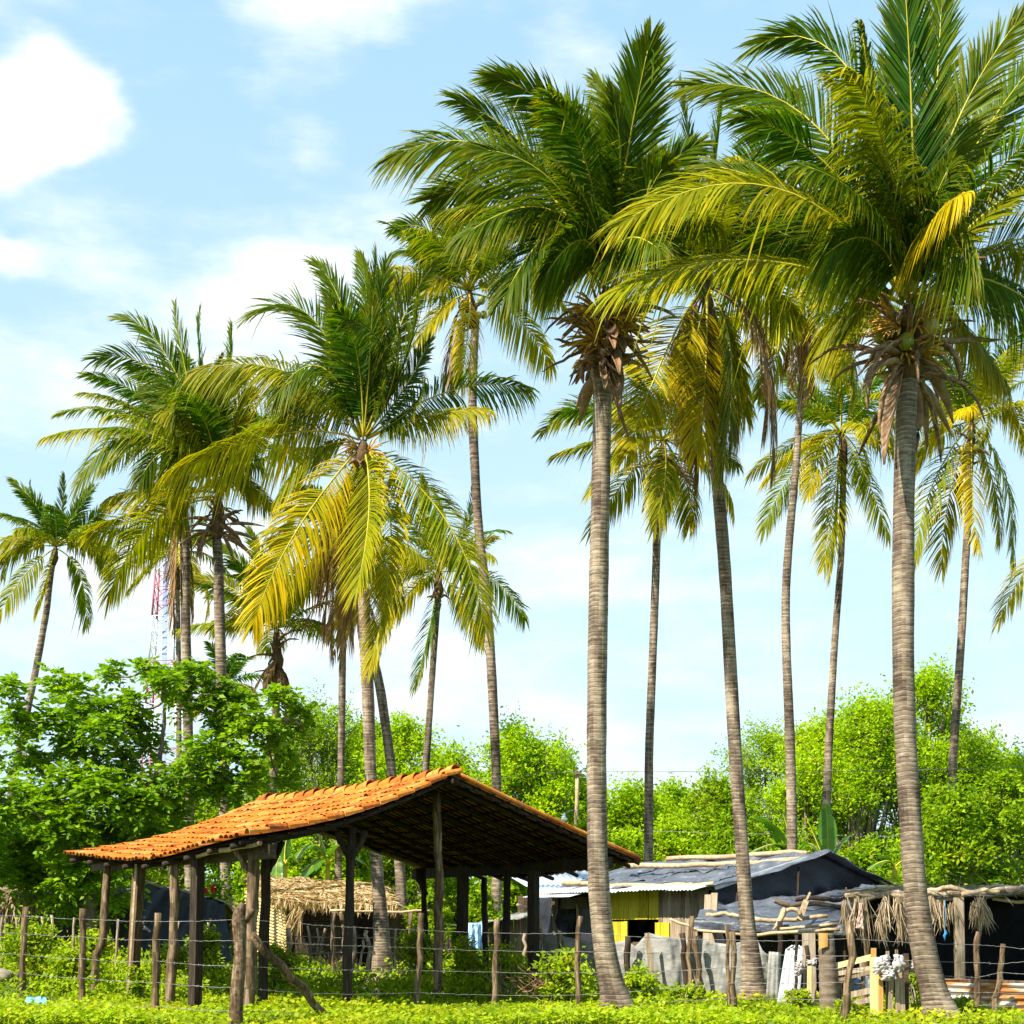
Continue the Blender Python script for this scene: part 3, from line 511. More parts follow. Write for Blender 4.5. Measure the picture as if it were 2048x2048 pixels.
    palm('tall slender centre palm with coconuts and a yellow frond hanging down its stem', 42,
         [(950, 660, 16), (944, 800, 17), (946, 857, 18), (955, 1038, 18), (964, 1120, 18), (973, 1190, 19), (983, 1335, 19), (993, 1552, 19), (995, 1756, 20), (988, 1860, 22)], (938, 580),
         heroes=[(905, 470, 858, 410, .3), (940, 470, 935, 403, .3), (870, 470, 790, 455, .3), (850, 505, 782, 515, .6), (970, 520, 1016, 510, .4), (955, 500, 975, 452, .4), (845, 548, 750, 545, -.2, y_(yel=.5)), (985, 558, 1035, 545, -.2, y_(yel=.45)),
                 (1030, 630, 1103, 735, .3, y_(yel=.3)), (880, 620, 838, 680, .2, y_(yel=.4)), (938, 640, 922, 770, -1.2, y_(yel=.65, droop=.5)), (915, 490, 895, 430, -.6), (945, 510, 925, 470, -1.1, y_(yel=.2)), (880, 520, 830, 500, -.5), (980, 500, 1010, 460, .6)],
         dead=[(905, 660, 888, 780, .2), (920, 680, 905, 775, .4), (915, 670, 898, 760, -.2)], gen_n=10, gen_L=3.0, nl=42, lw=.062, seed=15, nuts=9, stubs=5, stub_len=.5, el=(1.4, .3), Lf=.9)
    palm('short bushy palm with a shaggy grey-brown collar between the leafy tree and the shed ridge', 50,
         [(555, 1345, 14), (554, 1362, 15), (552, 1402, 16), (548, 1541, 17), (540, 1742, 17), (545, 1880, 19)], (553, 1255),
         heroes=[(500, 1150, 440, 1090, .4), (560, 1120, 590, 1030, .3), (470, 1180, 385, 1160, .5, y_(yel=.2)), (480, 1230, 420, 1260, .3), (600, 1170, 650, 1130, .4), (530, 1150, 500, 1060, .5)], gen_n=16, gen_L=3.0, nl=36, lw=.075, seed=16, skirt=10, skirt_len=1.1, stubs=9, stub_len=.8, el=(1.4, .1), gy=.1)
    palm('distant small palm whose crown shows low behind the pair of palms', 85,
         [(450, 1400, 9), (452, 1480, 10), (455, 1600, 11)], (450, 1370), gen_n=20, gen_L=3.2, nl=26, lw=.11, seed=17, gy=.15)
    palm('palm beyond the right edge with only the yellowish tips of its fronds reaching in', 44,
         [(2260, 1230, 17), (2262, 1400, 18), (2265, 1700, 20)], (2258, 1120), heroes=[(2105, 1095, 2000, 1238, .2, y_(yel=.45, roll=.9))], gen_n=9, gen_L=3.0, el=(1.5, .6), nl=36, lw=.07, seed=18)
    palm('slim palm stem half hidden behind the left stem of the close pair', 62,
         [(355, 1180, 9), (357, 1300, 10), (358, 1500, 11)], (352, 1100), gen_n=14, gen_L=2.8, nl=30, lw=.08, seed=19, gy=.3)
palms()
# ------------------------------------------------------------------ the ground
def reseed(n):
    global R, rng
    R = random.Random(n); rng = np.random.default_rng(n)
def gz(x, y): return .05 * np.sin(x * .9 + 1.3) * np.sin(y * .7) + .03 * np.sin(x * 2.3 + y * 1.9)
def ground():
    mb = MB()
    xs = np.concatenate([np.linspace(-1400, -16, 12), np.linspace(-15, 15, 61), np.linspace(16, 1400, 12)])
    ys = np.concatenate([np.linspace(-200, 10, 8), np.linspace(12, 50, 77), np.linspace(54, 2200, 16)])
    X, Y = np.meshgrid(xs, ys, indexing='ij'); near = np.exp(-((Y - 28) / 16) ** 2) * np.exp(-(X / 16) ** 2)
    V = np.stack([X, Y, gz(X, Y) * near - .03], -1).reshape(-1, 3); nv = len(ys)
    i = np.arange(len(xs) - 1)[:, None] * nv; j = np.arange(nv - 1)[None]
    mb.add(V, quads=np.stack([i + j, i + nv + j, i + nv + j + 1, i + j + 1], -1).reshape(-1, 4), smooth=True)
    mb.build('ground', M['soil'], origin=np.zeros(3), kind='structure')
ground()

# ------------------------------------------------------------------ tiled open shed
def shed():
    reseed(21)
    A = np.array([-3.867, 22.0, 2.58]); AC = np.array([-4.10, 5.5, 0]); AB = np.array([6.32, 7.1, 0]); RISE = 1.24; RV = .46
    root = thing('open_shed', A + AC * .5 + AB * .5 - Zv * 2.58, 'open-sided shed with an orange clay tile roof on rough timber posts', 'shed')
    def Q(u, v, dz=0.0):
        u = np.asarray(u, float); v = np.asarray(v, float)
        h = np.where(v <= RV, v / RV, (1 - v) / (1 - RV)); w = np.minimum(h, 1)
        sag = np.where(v <= RV, -.17, -.03) * np.sin(np.pi * w) - .19 * np.sin(np.pi * np.clip(u, 0, 1)) * (1 - w) - .06 * np.sin(np.pi * np.clip(u, 0, 1)) * w + .025 * np.sin(u * 9) * (1 - w)
        return A + u[..., None] * AC + v[..., None] * AB + ((RISE * h + sag + dz)[..., None]) * Zv
    # tile field: bed of channel tiles with rows of lapped barrel tiles on it
    ncol, nrow = 39, 12; slope = RV / nrow; sl2 = (1 - RV) / nrow
    mb = MB()
    grid(mb, lambda u, v: Q(u[:, 0], v[:, 0] * RV, .01), 41, 14, var=.15)
    f = np.linspace(0, np.pi, 7)
    for r in range(nrow):
        for c in range(ncol):
            jz, ju = rng.normal(0, .008), rng.normal(0, .0025)
            if rng.random() < .03: ju += rng.normal(0, .006); jz += .02
            u0 = (c + .5) / ncol + ju; v0 = r * slope - .006 + rng.normal(0, .0016); v1 = v0 + slope * 1.16
            rows = []
            for v, rad, dz in ((v0, .084, .030 + jz), (v1, .072, .008)):
                ctr = Q(np.array(u0 + rng.normal(0, .0015)), np.array(max(v, -.02)), dz)
                side = nrm(AC); upv = nrm(np.array([-.05, -.06, 1.0]))
                for rr in (rad, rad - .010):
                    rows.append(ctr + np.cos(f)[:, None] * side * rr + np.sin(f)[:, None] * upv * rr * .66)
            V = np.concatenate([rows[0], rows[1], rows[2], rows[3]]); q = []
            for a in range(6):
                q += [[a, a + 1, 15 + a, 14 + a], [7 + a + 1, 7 + a, 21 + a, 22 + a], [a + 1, a, 7 + a, 8 + a]]
            mb.add(V, quads=q, var=rng.random(), smooth=False)
    mb.build('tile_slope', M['tile'], root)
    mb = MB(); grid(mb, lambda u, v: Q(u[:, 0], RV + v[:, 0] * (1 - RV), .012), 41, 14)
    for c in range(ncol):
        u0 = (c + .5) / ncol; vs = np.linspace(RV, 1.0, 14); tube(mb, Q(np.full(14, u0), vs, .03), .072, 6)
    mb.build('tile_slope', M['tile'], root)
    mb = MB(); nr = 18                                                  # ridge: big lapped cap tiles
    for c in range(nr):
        u0 = c / nr - .01; u1 = u0 + 1.22 / nr; g = np.linspace(-.25, np.pi + .25, 9); rows = []
        side = nrm(AB)
        for u, rad, dz in ((u0, .125, .075 + rng.normal(0, .012)), (u1, .105, .03)):
            ctr = Q(np.array(u), np.array(RV), dz - .05)
            for rr in (rad, rad - .018): rows.append(ctr + np.cos(g)[:, None] * side * rr + np.sin(g)[:, None] * Zv * rr)
        V = np.concatenate(rows); q = []
        for a in range(8): q += [[a, a + 1, 19 + a, 18 + a], [9 + a + 1, 9 + a, 27 + a, 28 + a], [a + 1, a, 9 + a, 10 + a]]
        mb.add(V, quads=q, var=rng.random())
    mb.build('ridge_cap', M['tile'], root)
    mb = MB()                                                           # verge tiles along the near gable
    for half in (0,):
        for r in range(12):
            v0 = r * slope; v1 = v0 + slope * 1.15
            if half: v0, v1 = 1 - r * sl2, 1 - (r + 1.15) * sl2
            cs = [Q(np.array(-.022), np.array(v0), .05 + rng.normal(0, .008)), Q(np.array(-.018), np.array(v1), .025)]; rows = []
            for ctr, rad in zip(cs, (.095, .075)):
                for rr in (rad, rad - .014): rows.append(ctr + np.cos(f)[:, None] * nrm(AC) * rr + np.sin(f)[:, None] * Zv * rr)
            V = np.concatenate(rows); q = []
            for a in range(6): q += [[a, a + 1, 15 + a, 14 + a], [7 + a + 1, 7 + a, 21 + a, 22 + a], [a + 1, a, 7 + a, 8 + a]]
            mb.add(V, quads=q, var=rng.random())
    mb.build('verge_tile_row', M['tile'], root)
    mb = MB(); grid(mb, lambda u, v: Q(u[:, 0] * .985 + .005, v[:, 0] * .98 + .01, -.03), 30, 30); mb.build('underside_shade', M['soffit'], root, solid=.01)  # added dark sheet standing in for the shade beneath the tiles
    # underside: laths and boards, rafters, purlins, eave beams
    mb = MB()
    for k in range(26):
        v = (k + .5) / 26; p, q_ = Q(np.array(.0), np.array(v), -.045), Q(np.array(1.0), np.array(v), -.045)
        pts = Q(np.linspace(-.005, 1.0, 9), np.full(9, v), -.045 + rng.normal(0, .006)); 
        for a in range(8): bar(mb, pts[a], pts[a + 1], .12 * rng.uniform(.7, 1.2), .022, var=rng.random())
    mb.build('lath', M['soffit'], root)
    for u in np.linspace(.05, .97, 9):
        mb = MB()
        for lo, hi in ((.0, RV), (RV, 1.0)):
            vs = np.linspace(lo, hi, 8); tube(mb, Q(np.full(8, u), vs, -.10) + rng.normal(0, .006, (8, 3)), .042, 7, jag=.2)
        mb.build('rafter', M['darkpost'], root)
    def beam(p, q, w=.13, h=.16, m='beam'):
        b = MB(); bar(b, p, q, w, h); b.build('beam', M[m], root)
    beam(Q(np.array(-.01), np.array(.055), -.27), Q(np.array(.985), np.array(.055), -.25), .11, .21)
    beam(Q(np.array(.0), np.array(.90), -.30), Q(np.array(.97), np.array(.90), -.32), .12, .22, 'darkpost')
    mb = MB(); stick(mb, Q(np.array(-.01), np.array(RV), -.13), Q(np.array(1.0), np.array(RV), -.13), .07, amp=.01); mb.build('ridge_pole', M['darkpost'], root)
    mb = MB(); stick(mb, Q(np.array(.975), np.array(.52), -.16), Q(np.array(.975), np.array(.98), -.10), .055, amp=.02); mb.build('gable_log', M['pole'], root)
    mb = MB(); stick(mb, Q(np.array(-.012), np.array(.03), -.12), Q(np.array(.3), np.array(.02), -.11), .035, amp=.015); mb.build('eave_pole', M['pole'], root)
    mb = MB()
    for lo, hi in ((.0, RV), (RV, 1.)):
        vs = np.linspace(lo, hi, 9); pp = Q(np.full(9, .01), vs, -.075)
        for a in range(8): bar(mb, pp[a], pp[a + 1], .03, .045)
    mb.build('verge_board', M['darkpost'], root)
    def post(path, r, m='darkpost', jag=.3, square=0):
        r *= .86; square *= .9
        b = MB()
        if square: bar(b, path[0], path[-1], square, square, up=(.6, .8, 0))
        else:
            c, _ = resample(np.array(path), 12); tube(b, c + rng.normal(0, .008, c.shape) * np.array([1, 1, 0]), np.linspace(r * 1.08, r * .92, 12), 9, jag=jag)
        return b.build('post', M[m], root)
    def at(px, Y, y0, y1, px1=None, lift=-.1):
        return [np.array([(px - 1024) / F * Y, Y, lift]), np.array([((px1 if px1 else px) - 1024) / F * Y, Y, E - (y1 - YH) / F * Y])]
    eave = lambda px: 22.0 + (484 - px) / 350 * 5.3 + .35
    p = at(187, eave(187), 0, 1726, 216); mid = np.array([(203 - 1024) / F * eave(203), eave(203), .85]); post([p[0], mid + [-.09, 0, 0], mid + [.02, 0, .2], p[1]], .085, 'post')
    p = at(262, eave(262), 0, 1728, 279); post(p, .09, 'post', square=.17)
    p = at(254, eave(262) - .16, 0, 1728, 272); b = MB(); bar(b, p[0], p[1], .035, .03); b.build('split_pole', M['pole'], root)
    p = at(337, eave(337), 0, 1722, 351); post([p[0], (p[0] + p[1]) / 2 + [.03, 0, 0], p[1]], .09, 'post')
    p = at(389, eave(389), 0, 1716, 396); post(p, .1, 'darkpost', square=.17)
    p = at(497, 22.8, 0, 1690, 507); po = post(p, .105, 'post', jag=.5); b = MB(); stick(b, P(503, 1745, 22.8), P(472, 1700, 22.75), .06, .045); b.build('fork', M['post'], po)
    p = at(524, 24.6, 0, 1672, 534); po = post(p, .095); b = MB(); stick(b, P(536, 1742, 24.6), P(566, 1684, 24.6), .06, .05); b.build('fork', M['darkpost'], po)
    p = at(692, 23.9, 0, 1655, 703); po = post(p, .085)
    for tx in (674, 730): b = MB(); stick(b, P(701, 1722, 23.9), P(tx, 1662, 23.9), .055, .05); b.build('fork', M['darkpost'], po)
    p = at(872, 26.3, 0, 1585, 874); post([p[0], (p[0] * .5 + p[1] * .5) + [.05, 0, 0], p[1]], .085, 'post', jag=.5)
    p = at(923, 31.2, 0, 1748, 926); post(p, .1, square=.19)
    p = at(1009, 29.6, 0, 1742, 1016); post(p, .09)
    p = at(1066, 28.6, 0, 1742, 1067); post(p, .1, square=.18)
    p = at(842, 32.6, 0, 1735, 846); po = post([p[0], (p[0] + p[1]) / 2 + [.06, 0, 0], p[1]], .075, 'darkpost')
    b = MB(); stick(b, P(851, 1790, 32.6), P(836, 1738, 32.5), .07, .06); b.build('fork', M['darkpost'], po)
    p = at(972, 33.0, 0, 1755, 968); post(p, .08)
shed()

# ------------------------------------------------------------------ thatch helpers
def hang(mb, pts, n, length, spread=.35, w=.022, var=.5, droop=1.0, out=(0, -.25, 0), yel=0):
    """bundles of dry leaflets hanging from points"""
    pts = np.asarray(pts, float).reshape(-1, 3); k = len(pts) * n; B = np.repeat(pts, n, 0) + rng.normal(0, .03, (k, 3))
    D = nrm(rng.normal(0, spread, (k, 3)) + np.array(out) + np.array([0, 0, -1.0]) * droop); ln = length * rng.uniform(.5, 1.1, k)
    ss = np.array([0, .35, .7, 1.0]); ww = np.array([.5, 1, .8, .1]) * w / 2
    bend = rng.normal(0, .18, (k, 3)); bend[:, 2] = -.3
    pos = B[:, None] + ln[:, None, None] * (D[:, None] * ss[:, None] + bend[:, None] * (ss ** 2)[:, None])
    W = nrm(np.cross(D, rng.normal(0, 1, (k, 3))))
    V = np.stack([pos - W[:, None] * ww[None, :, None], pos + W[:, None] * ww[None, :, None]], 2)
    b = np.arange(k)[:, None] * 8; j = np.arange(3)[None] * 2
    mb.add(V.reshape(-1, 3), quads=np.stack([b + j, b + j + 1, b + j + 3, b + j + 2], -1).reshape(-1, 4), var=np.repeat(np.clip(var + rng.normal(0, .25, k), 0, 1), 3), yel=yel)
def thatch(mb, fn, n, length, w=.03, down=(0, -1, -.3), var=.55):
    """straw laid over a roof patch fn(u, v)"""
    u, v = rng.random((n, 1)), rng.random((n, 1)); B = fn(u, v) + Zv * rng.uniform(.01, .05, (n, 1))
    D = nrm(np.array(down) + rng.normal(0, .38, (n, 3)) * np.array([1.3, .6, .25])); ln = length * rng.uniform(.5, 1.2, (n, 1))
    W = nrm(np.cross(D, Zv + rng.normal(0, .35, (n, 3)))) * w / 2
    V = np.stack([B - W * .6, B + W * .6, B + D * ln * .5 + W + Zv * .02, B + D * ln * .5 - W + Zv * .02, B + D * ln], 1)
    o = np.arange(n)[:, None] * 5
    vv = np.clip(var + rng.normal(0, .28, n), 0, 1)
    mb.add(V.reshape(-1, 3), quads=o + np.array([0, 1, 2, 3]), tris=o + np.array([3, 2, 4]), var=None)
def planks(mb, p, q, z0, z1, w=.16, t=.025, gap=.006, jz=.03, lean=0.0):
    """upright boards side by side from p to q (ground points)"""
    p = np.asarray(p, float); q = np.asarray(q, float); L_ = np.linalg.norm(q - p); n = max(1, round(L_ / w)); d = (q - p) / n; nm = nrm(np.cross(d, Zv))
    for i in range(n):
        c = p + d * (i + .5) + nm * rng.normal(0, .006); hw = np.linalg.norm(d) / 2 - gap / 2; s = nrm(d) * hw; a = z0 + rng.normal(0, jz * .3); b = z1 + rng.normal(0, jz)
        V = []
        for z in (a, b):
            for e1, e2 in ((-1, -1), (1, -1), (1, 1), (-1, 1)): V.append([*(c + s * e1 + nm * e2 * t / 2 + nrm(d) * lean * (z - a))[:2], z])
        mb.add(V, quads=[[3, 2, 1, 0], [4, 5, 6, 7], [0, 1, 5, 4], [1, 2, 6, 5], [2, 3, 7, 6], [3, 0, 4, 7]], var=rng.random())
def corrug(mb, a, b, c, d, nu=60, nv=4, pitch=.09, amp=.018, along='u', rough=.006, **k):
    """corrugated sheet over the patch a b c d; the waves run across u"""
    f = bil(a, b, c, d); n = nrm(np.cross(np.asarray(b, float) - a, np.asarray(d, float) - a)); L_ = np.linalg.norm((np.asarray(b, float) - a) if along == 'u' else (np.asarray(d, float) - a))
    def fn(u, v):
        t = u if along == 'u' else v
        return f(u, v) + n * (amp * np.sin(t * L_ / pitch * 2 * np.pi) + rough * snoise((u * 3, v * 3), 5, 2))
    grid(mb, fn, nu, nv, smooth=True, **k)

# ------------------------------------------------------------------ black plastic house on the right
def tarp_house():
    reseed(31)
    A = np.array([4.05, 31.0, 0]); AC = np.array([-3.16, 5.0, 0]); AB = np.array([4.05, 1.2, 0]); ZE, RI, RV = 2.16, .70, .60
    root = thing('tarp_house', A + AC * .5 + AB * .5, 'low shack roofed in black plastic with a yellow board front and dark plastic gable', 'shack')
    def Q(u, v, z=0.0): return A + AC * u + AB * v + Zv * z
    def roofz(v): return np.where(v < RV, ZE + RI * v / RV, ZE + RI * (1 - v) / (1 - RV))
    def rf(lo, hi, seed, amp=.045):
        def fn(u, v):
            vv = lo + (hi - lo) * v
            z = roofz(vv) + amp * snoise((u * 4, v * 3), seed, 3, 4) + .022 * snoise((u * 13 + v * 4, v * 3), seed + 7, 3, 2) - .05 * np.sin(np.pi * v) + .02 * np.sin(u * 40)
            return A + AC * (u * 1.06 - .03 + .012 * snoise((v * 3, u * 1), seed + 1)) + AB * vv + Zv * z
        return fn
    mb = MB(); grid(mb, rf(-.01, RV, 1), 60, 30, smooth=True); front = mb.build('front_roof', M['tarp'], root, solid=.01)
    mb = MB(); grid(mb, rf(RV, 1.02, 4, .02), 60, 24, smooth=True); mb.build('back_roof', M['tarp'], root, solid=.01)
    for (u0, u1, v0, v1, sd) in ((.55, .80, .10, .34, 3), (.12, .42, .06, .30, 8), (.30, .62, .34, .57, 5), (.78, 1.0, .22, .5, 12)):   # overlapping torn sheets
        mb = MB(); g0 = rf(-.01, RV, 1)
        def pf(u, v, u0=u0, u1=u1, v0=v0, v1=v1, sd=sd):
            uu_ = u0 + (u1 - u0) * u + .03 * snoise((v * 4,), sd, 2, 3) * (np.abs(u - .5) * 2); vv_ = (v0 + (v1 - v0) * v + .02 * snoise((u * 5,), sd + 1, 2, 3) * (np.abs(v - .5) * 2)) / RV
            return g0(uu_, np.clip(vv_, 0, 1)) + Zv * (.022 + .028 * np.abs(snoise((u * 9 + v * 3, v * 4), sd, 2, 3)))
        grid(mb, pf, 40, 20, smooth=True); mb.build('tarp_patch', M['tarp'], front, solid=.006)
    # zinc strips peeping out under the plastic along the eave
    for k, (u0, u1) in enumerate(((.02, .17), (.16, .34), (.33, .47), (.46, .62), (.60, .78), (.76, 1.0))):
        mb = MB(); dz = rng.normal(0, .015)
        corrug(mb, Q(u0, -.085, ZE - .075 + dz), Q(u1, -.085, ZE - .07 + dz), Q(u1, .06, ZE + .07 + dz), Q(u0, .06, ZE + .07 + dz), nu=40, pitch=.12, amp=.014)
        mb.build('zinc_sheet', M['zinc'], front, solid=.004)
    mb = MB(); corrug(mb, Q(.70, -.14, ZE - .17), Q(1.02, -.14, ZE - .15), Q(1.02, -.02, ZE - .03), Q(.70, -.02, ZE - .05), nu=50, pitch=.08, amp=.014); mb.build('awning_sheet', M['zinc'], root, solid=.004)
    mb = MB(); bar(mb, Q(.0, RV * .02, ZE - .06), Q(.02, RV, ZE + RI - .03), .05, .08); mb.build('verge_board', M['zinc'], root)
    # walls (front wall line inset under the eave)
    v = .05
    def uu(px):                                  # where a view ray meets the front wall line
        k = (px - 1024) / F; a = A + AB * v; return (a[0] - k * a[1]) / (k * AC[1] - AC[0])
    def zz(px, py): y = (A + AB * v + AC * uu(px))[1]; return E - (py - YH) / F * y
    def W(px): return Q(uu(px), v)
    mb = MB(); planks(mb, W(1318), W(1418), .0, 2.12, .15); mb.build('plank_wall', M['plank'], root)
    mb = MB(); planks(mb, W(1219), W(1318), zz(1270, 1839), 2.14, .33, jz=.005, gap=.012); yw = mb.build('yellow_wall', M['yellow'], root)
    mb = MB(); planks(mb, W(1222), W(1255), .05, zz(1240, 1843), .12, jz=.004); mb.build('shutter', M['yellow'], yw)
    o = W(1314) + nrm(np.array([-.75, -.6, 0])) * .05
    mb = MB(); planks(mb, o, o + (W(1342) - W(1314)), zz(1325, 1882), zz(1325, 1845), .10, jz=.004); mb.build('shutter', M['yellow'], yw)
    mb = MB(); planks(mb, W(1255), W(1314), .05, zz(1290, 1888), .2); mb.build('low_wall', M['beam'], root)
    mb = MB(); bar(mb, W(1104) + Zv * (zz(1135, 1808)), W(1176) + Zv * (zz(1135, 1806)), .05, .26); mb.build('door_lintel', M['beam'], root)
    for px in (1109, 1156): mb = MB(); bar(mb, W(px), W(px) + Zv * 1.85, .07, .09, up=(0, 1, 0)); mb.build('door_jamb', M['plank'], root)
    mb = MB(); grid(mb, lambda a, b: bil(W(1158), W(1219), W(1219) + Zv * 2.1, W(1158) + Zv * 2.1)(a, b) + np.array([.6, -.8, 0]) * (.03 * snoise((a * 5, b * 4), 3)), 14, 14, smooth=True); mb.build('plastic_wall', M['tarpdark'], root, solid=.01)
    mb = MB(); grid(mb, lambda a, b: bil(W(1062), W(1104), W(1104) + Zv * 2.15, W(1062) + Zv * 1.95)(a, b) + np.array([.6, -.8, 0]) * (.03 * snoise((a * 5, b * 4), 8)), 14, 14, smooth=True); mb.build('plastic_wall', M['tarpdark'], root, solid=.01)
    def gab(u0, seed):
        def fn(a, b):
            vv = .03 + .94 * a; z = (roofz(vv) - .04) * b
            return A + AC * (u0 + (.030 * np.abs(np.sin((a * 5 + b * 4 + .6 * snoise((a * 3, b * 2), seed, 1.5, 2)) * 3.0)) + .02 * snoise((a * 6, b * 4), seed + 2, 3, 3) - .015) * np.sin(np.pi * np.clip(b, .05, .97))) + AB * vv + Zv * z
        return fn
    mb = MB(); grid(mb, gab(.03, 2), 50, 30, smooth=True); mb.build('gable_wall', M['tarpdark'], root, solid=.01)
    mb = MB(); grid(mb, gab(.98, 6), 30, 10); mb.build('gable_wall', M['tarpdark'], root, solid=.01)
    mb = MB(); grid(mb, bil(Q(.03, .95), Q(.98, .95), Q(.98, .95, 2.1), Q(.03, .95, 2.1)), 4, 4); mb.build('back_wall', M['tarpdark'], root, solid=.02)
    for (v0, z0, v1, z1, w) in ((.10, .2, .12, 2.15, .06), (.45, .3, .44, 2.55, .05), (.80, .2, .82, 2.2, .06)):
        mb = MB(); stick(mb, Q(-.012, v0, z0), Q(-.012, v1, z1), w * .6, amp=.02); mb.build('gable_prop', M['darkpost'], root)
    # lean-to of plastic over poles against the gable
    a, b, c, d = P(1428, 1812, 31.0), P(1735, 1776, 31.9), P(1712, 1856, 27.9), P(1388, 1840, 28.6)
    lf = bil(a, b, c, d)
    lean = lambda u, v: lf(u, v) + Zv * (.05 * snoise((u * 5, v * 5), 9, 2.5, 4) - .10 * np.sin(np.pi * u) * v + .09 * np.sin(np.pi * np.clip(v * 1.0, 0, 1)))
    mb = MB(); grid(mb, lean, 50, 30, smooth=True); mb.build('lean_to_roof', M['tarp'], root, solid=.012)
    mb = MB(); grid(mb, lambda u, v: bil(d, c, c - Zv * .16, d - Zv * .2)(u, v) + np.array([0, -1, 0]) * (.03 * snoise((u * 9, v * 3), 4)), 40, 6, smooth=True); mb.build('plastic_flap', M['tarp'], root, solid=.008)
    for (x0, y0, Y0, x1, y1, Y1, r) in ((1340, 1838, 28.4, 1395, 1860, 28.2, .025), (1395, 1860, 28.2, 1490, 1870, 27.8, .03), (1490, 1871, 27.8, 1680, 1859, 27.5, .03), (1560, 1858, 27.9, 1676, 1847, 27.6, .028)):
        mb = MB(); stick(mb, P(x0, y0, Y0), P(x1, y1, Y1), r, amp=.012); mb.build('edge_pole', M['pole'], root)
    for x0, Y0 in ((1400, 28.7), (1690, 28.2), (1560, 28.0)):
        mb = MB(); stick(mb, G(x0, Y0, -.1), P(x0, 1842, Y0), .05, amp=.015); mb.build('post', M['darkpost'], root)
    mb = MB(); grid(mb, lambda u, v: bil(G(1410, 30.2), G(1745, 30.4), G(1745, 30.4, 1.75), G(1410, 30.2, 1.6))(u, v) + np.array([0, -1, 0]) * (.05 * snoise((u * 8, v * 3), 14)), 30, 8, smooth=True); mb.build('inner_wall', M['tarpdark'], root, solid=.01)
    mb = MB(); planks(mb, G(1402, 29.6), G(1428, 29.4), .2, 1.95, .14, lean=.05); mb.build('leaning_board', M['plank'], root)
    # poles lying on the plastic
    def rp(label, x0, y0, Y0, x1, y1, Y1, r, m='pole', name='roof_pole'):
        mb = MB(); stick(mb, P(x0, y0, Y0), P(x1, y1, Y1), r, r * .9, amp=.02, n=10)
        mb.build(name, M[m], label=label, category='pole', group='poles weighing down the black plastic')
    rp('topmost pale pole on the black plastic roof, just below its ridge', 1334, 1718, 35.3, 1614, 1706, 32.3, .055)
    rp('thick yellowish pole across the middle of the black plastic roof', 1250, 1733, 35.2, 1600, 1719, 31.9, .062)
    rp('knotty pole lying low along the left eave of the black plastic roof', 1126, 1766, 36.0, 1426, 1768, 31.1, .055)
    rp('thin crooked pole along the lean-to roof, left of the leaning palm', 1412, 1829, 29.0, 1482, 1834, 28.7, .04)
    rp('pale bent pole on the lean-to roof right of the leaning palm', 1507, 1838, 28.5, 1655, 1832, 28.4, .042)
    rp('long squared brown pole across the upper lean-to roof', 1550, 1802, 29.7, 1690, 1814, 29.2, .05, 'beam')
    rp('dark pole above the brown pole on the lean-to roof', 1590, 1800, 29.9, 1705, 1794, 29.5, .045, 'darkpost')
    r2 = thing('broken_chair_frame', P(1585, 1835, 28.3), 'broken pale wooden seat frame thrown upside down on the lean-to roof', 'chair frame')
    mb = MB(); tube(mb, [P(1546, 1860, 28.0), P(1556, 1848, 28.05), P(1564, 1832, 28.1), P(1568, 1818, 28.2)], [.012, .045, .055, .05], 6); mb.build('leg', M['pole'], r2)
    mb = MB(); bar(mb, P(1598, 1840, 28.2), P(1612, 1802, 28.5), .10, .04, up=(0, 1, 0)); bar(mb, P(1610, 1806, 28.5), P(1620, 1785, 28.6), .035, .03, up=(0, 1, 0)); mb.build('leg', M['pole'], r2)
    mb = MB(); th = np.linspace(.1, np.pi - .1, 10); tube(mb, np.stack([P(1584 - 17 * math.cos(t), 1832 - 14 * math.sin(t), 28.2) for t in th]), .04, 6, jag=.2); mb.build('curved_rail', M['pole'], r2)
tarp_house()

def blue_roof():
    reseed(33)
    root = thing('metal_roofed_hut', G(1090, 44.0), 'hut with a pale blue sheet-metal roof seen behind the black plastic shack', 'hut')
    a, b, c, d = P(1000, 1742, 46.5), P(1215, 1742, 46.5), P(1215, 1790, 43), P(1075, 1786, 43)
    mb = MB(); corrug(mb, a, b, c, d, nu=120, nv=6, pitch=.2, amp=.02); mb.build('roof', M['bluezinc'], root, solid=.006)
    mb = MB(); planks(mb, G(1035, 43.3), G(1200, 43.3), 0, 2.2, .2); mb.build('wall', M['beam'], root)
    # small dark side hut with plastic wall left of it
    r = thing('lean_shelter', G(1030, 41.0), 'small brown lean-to with a grey awning left of the metal-roofed hut', 'shelter')
    mb = MB(); grid(mb, lambda u, v: bil(P(958, 1846, 40), P(1060, 1834, 40.5), P(1060, 1820, 42), P(975, 1838, 42))(u, v) + Zv * (.04 * snoise((u * 5, v * 2), 2)), 20, 6, smooth=True); mb.build('awning', M['cloth'], r, solid=.01)
    mb = MB(); planks(mb, G(1000, 41.4), G(1068, 41.4), 0, 1.55, .2); mb.build('wall', M['plank'], r)
    mb = MB(); stick(mb, P(1035, 1810, 40.5), P(1104, 1832, 39), .04); mb.build('pole', M['pole'], r)
    mb = MB(); stick(mb, G(1000, 40.6, -.1), P(1000, 1842, 40.6), .05); mb.build('post', M['darkpost'], r)
blue_roof()

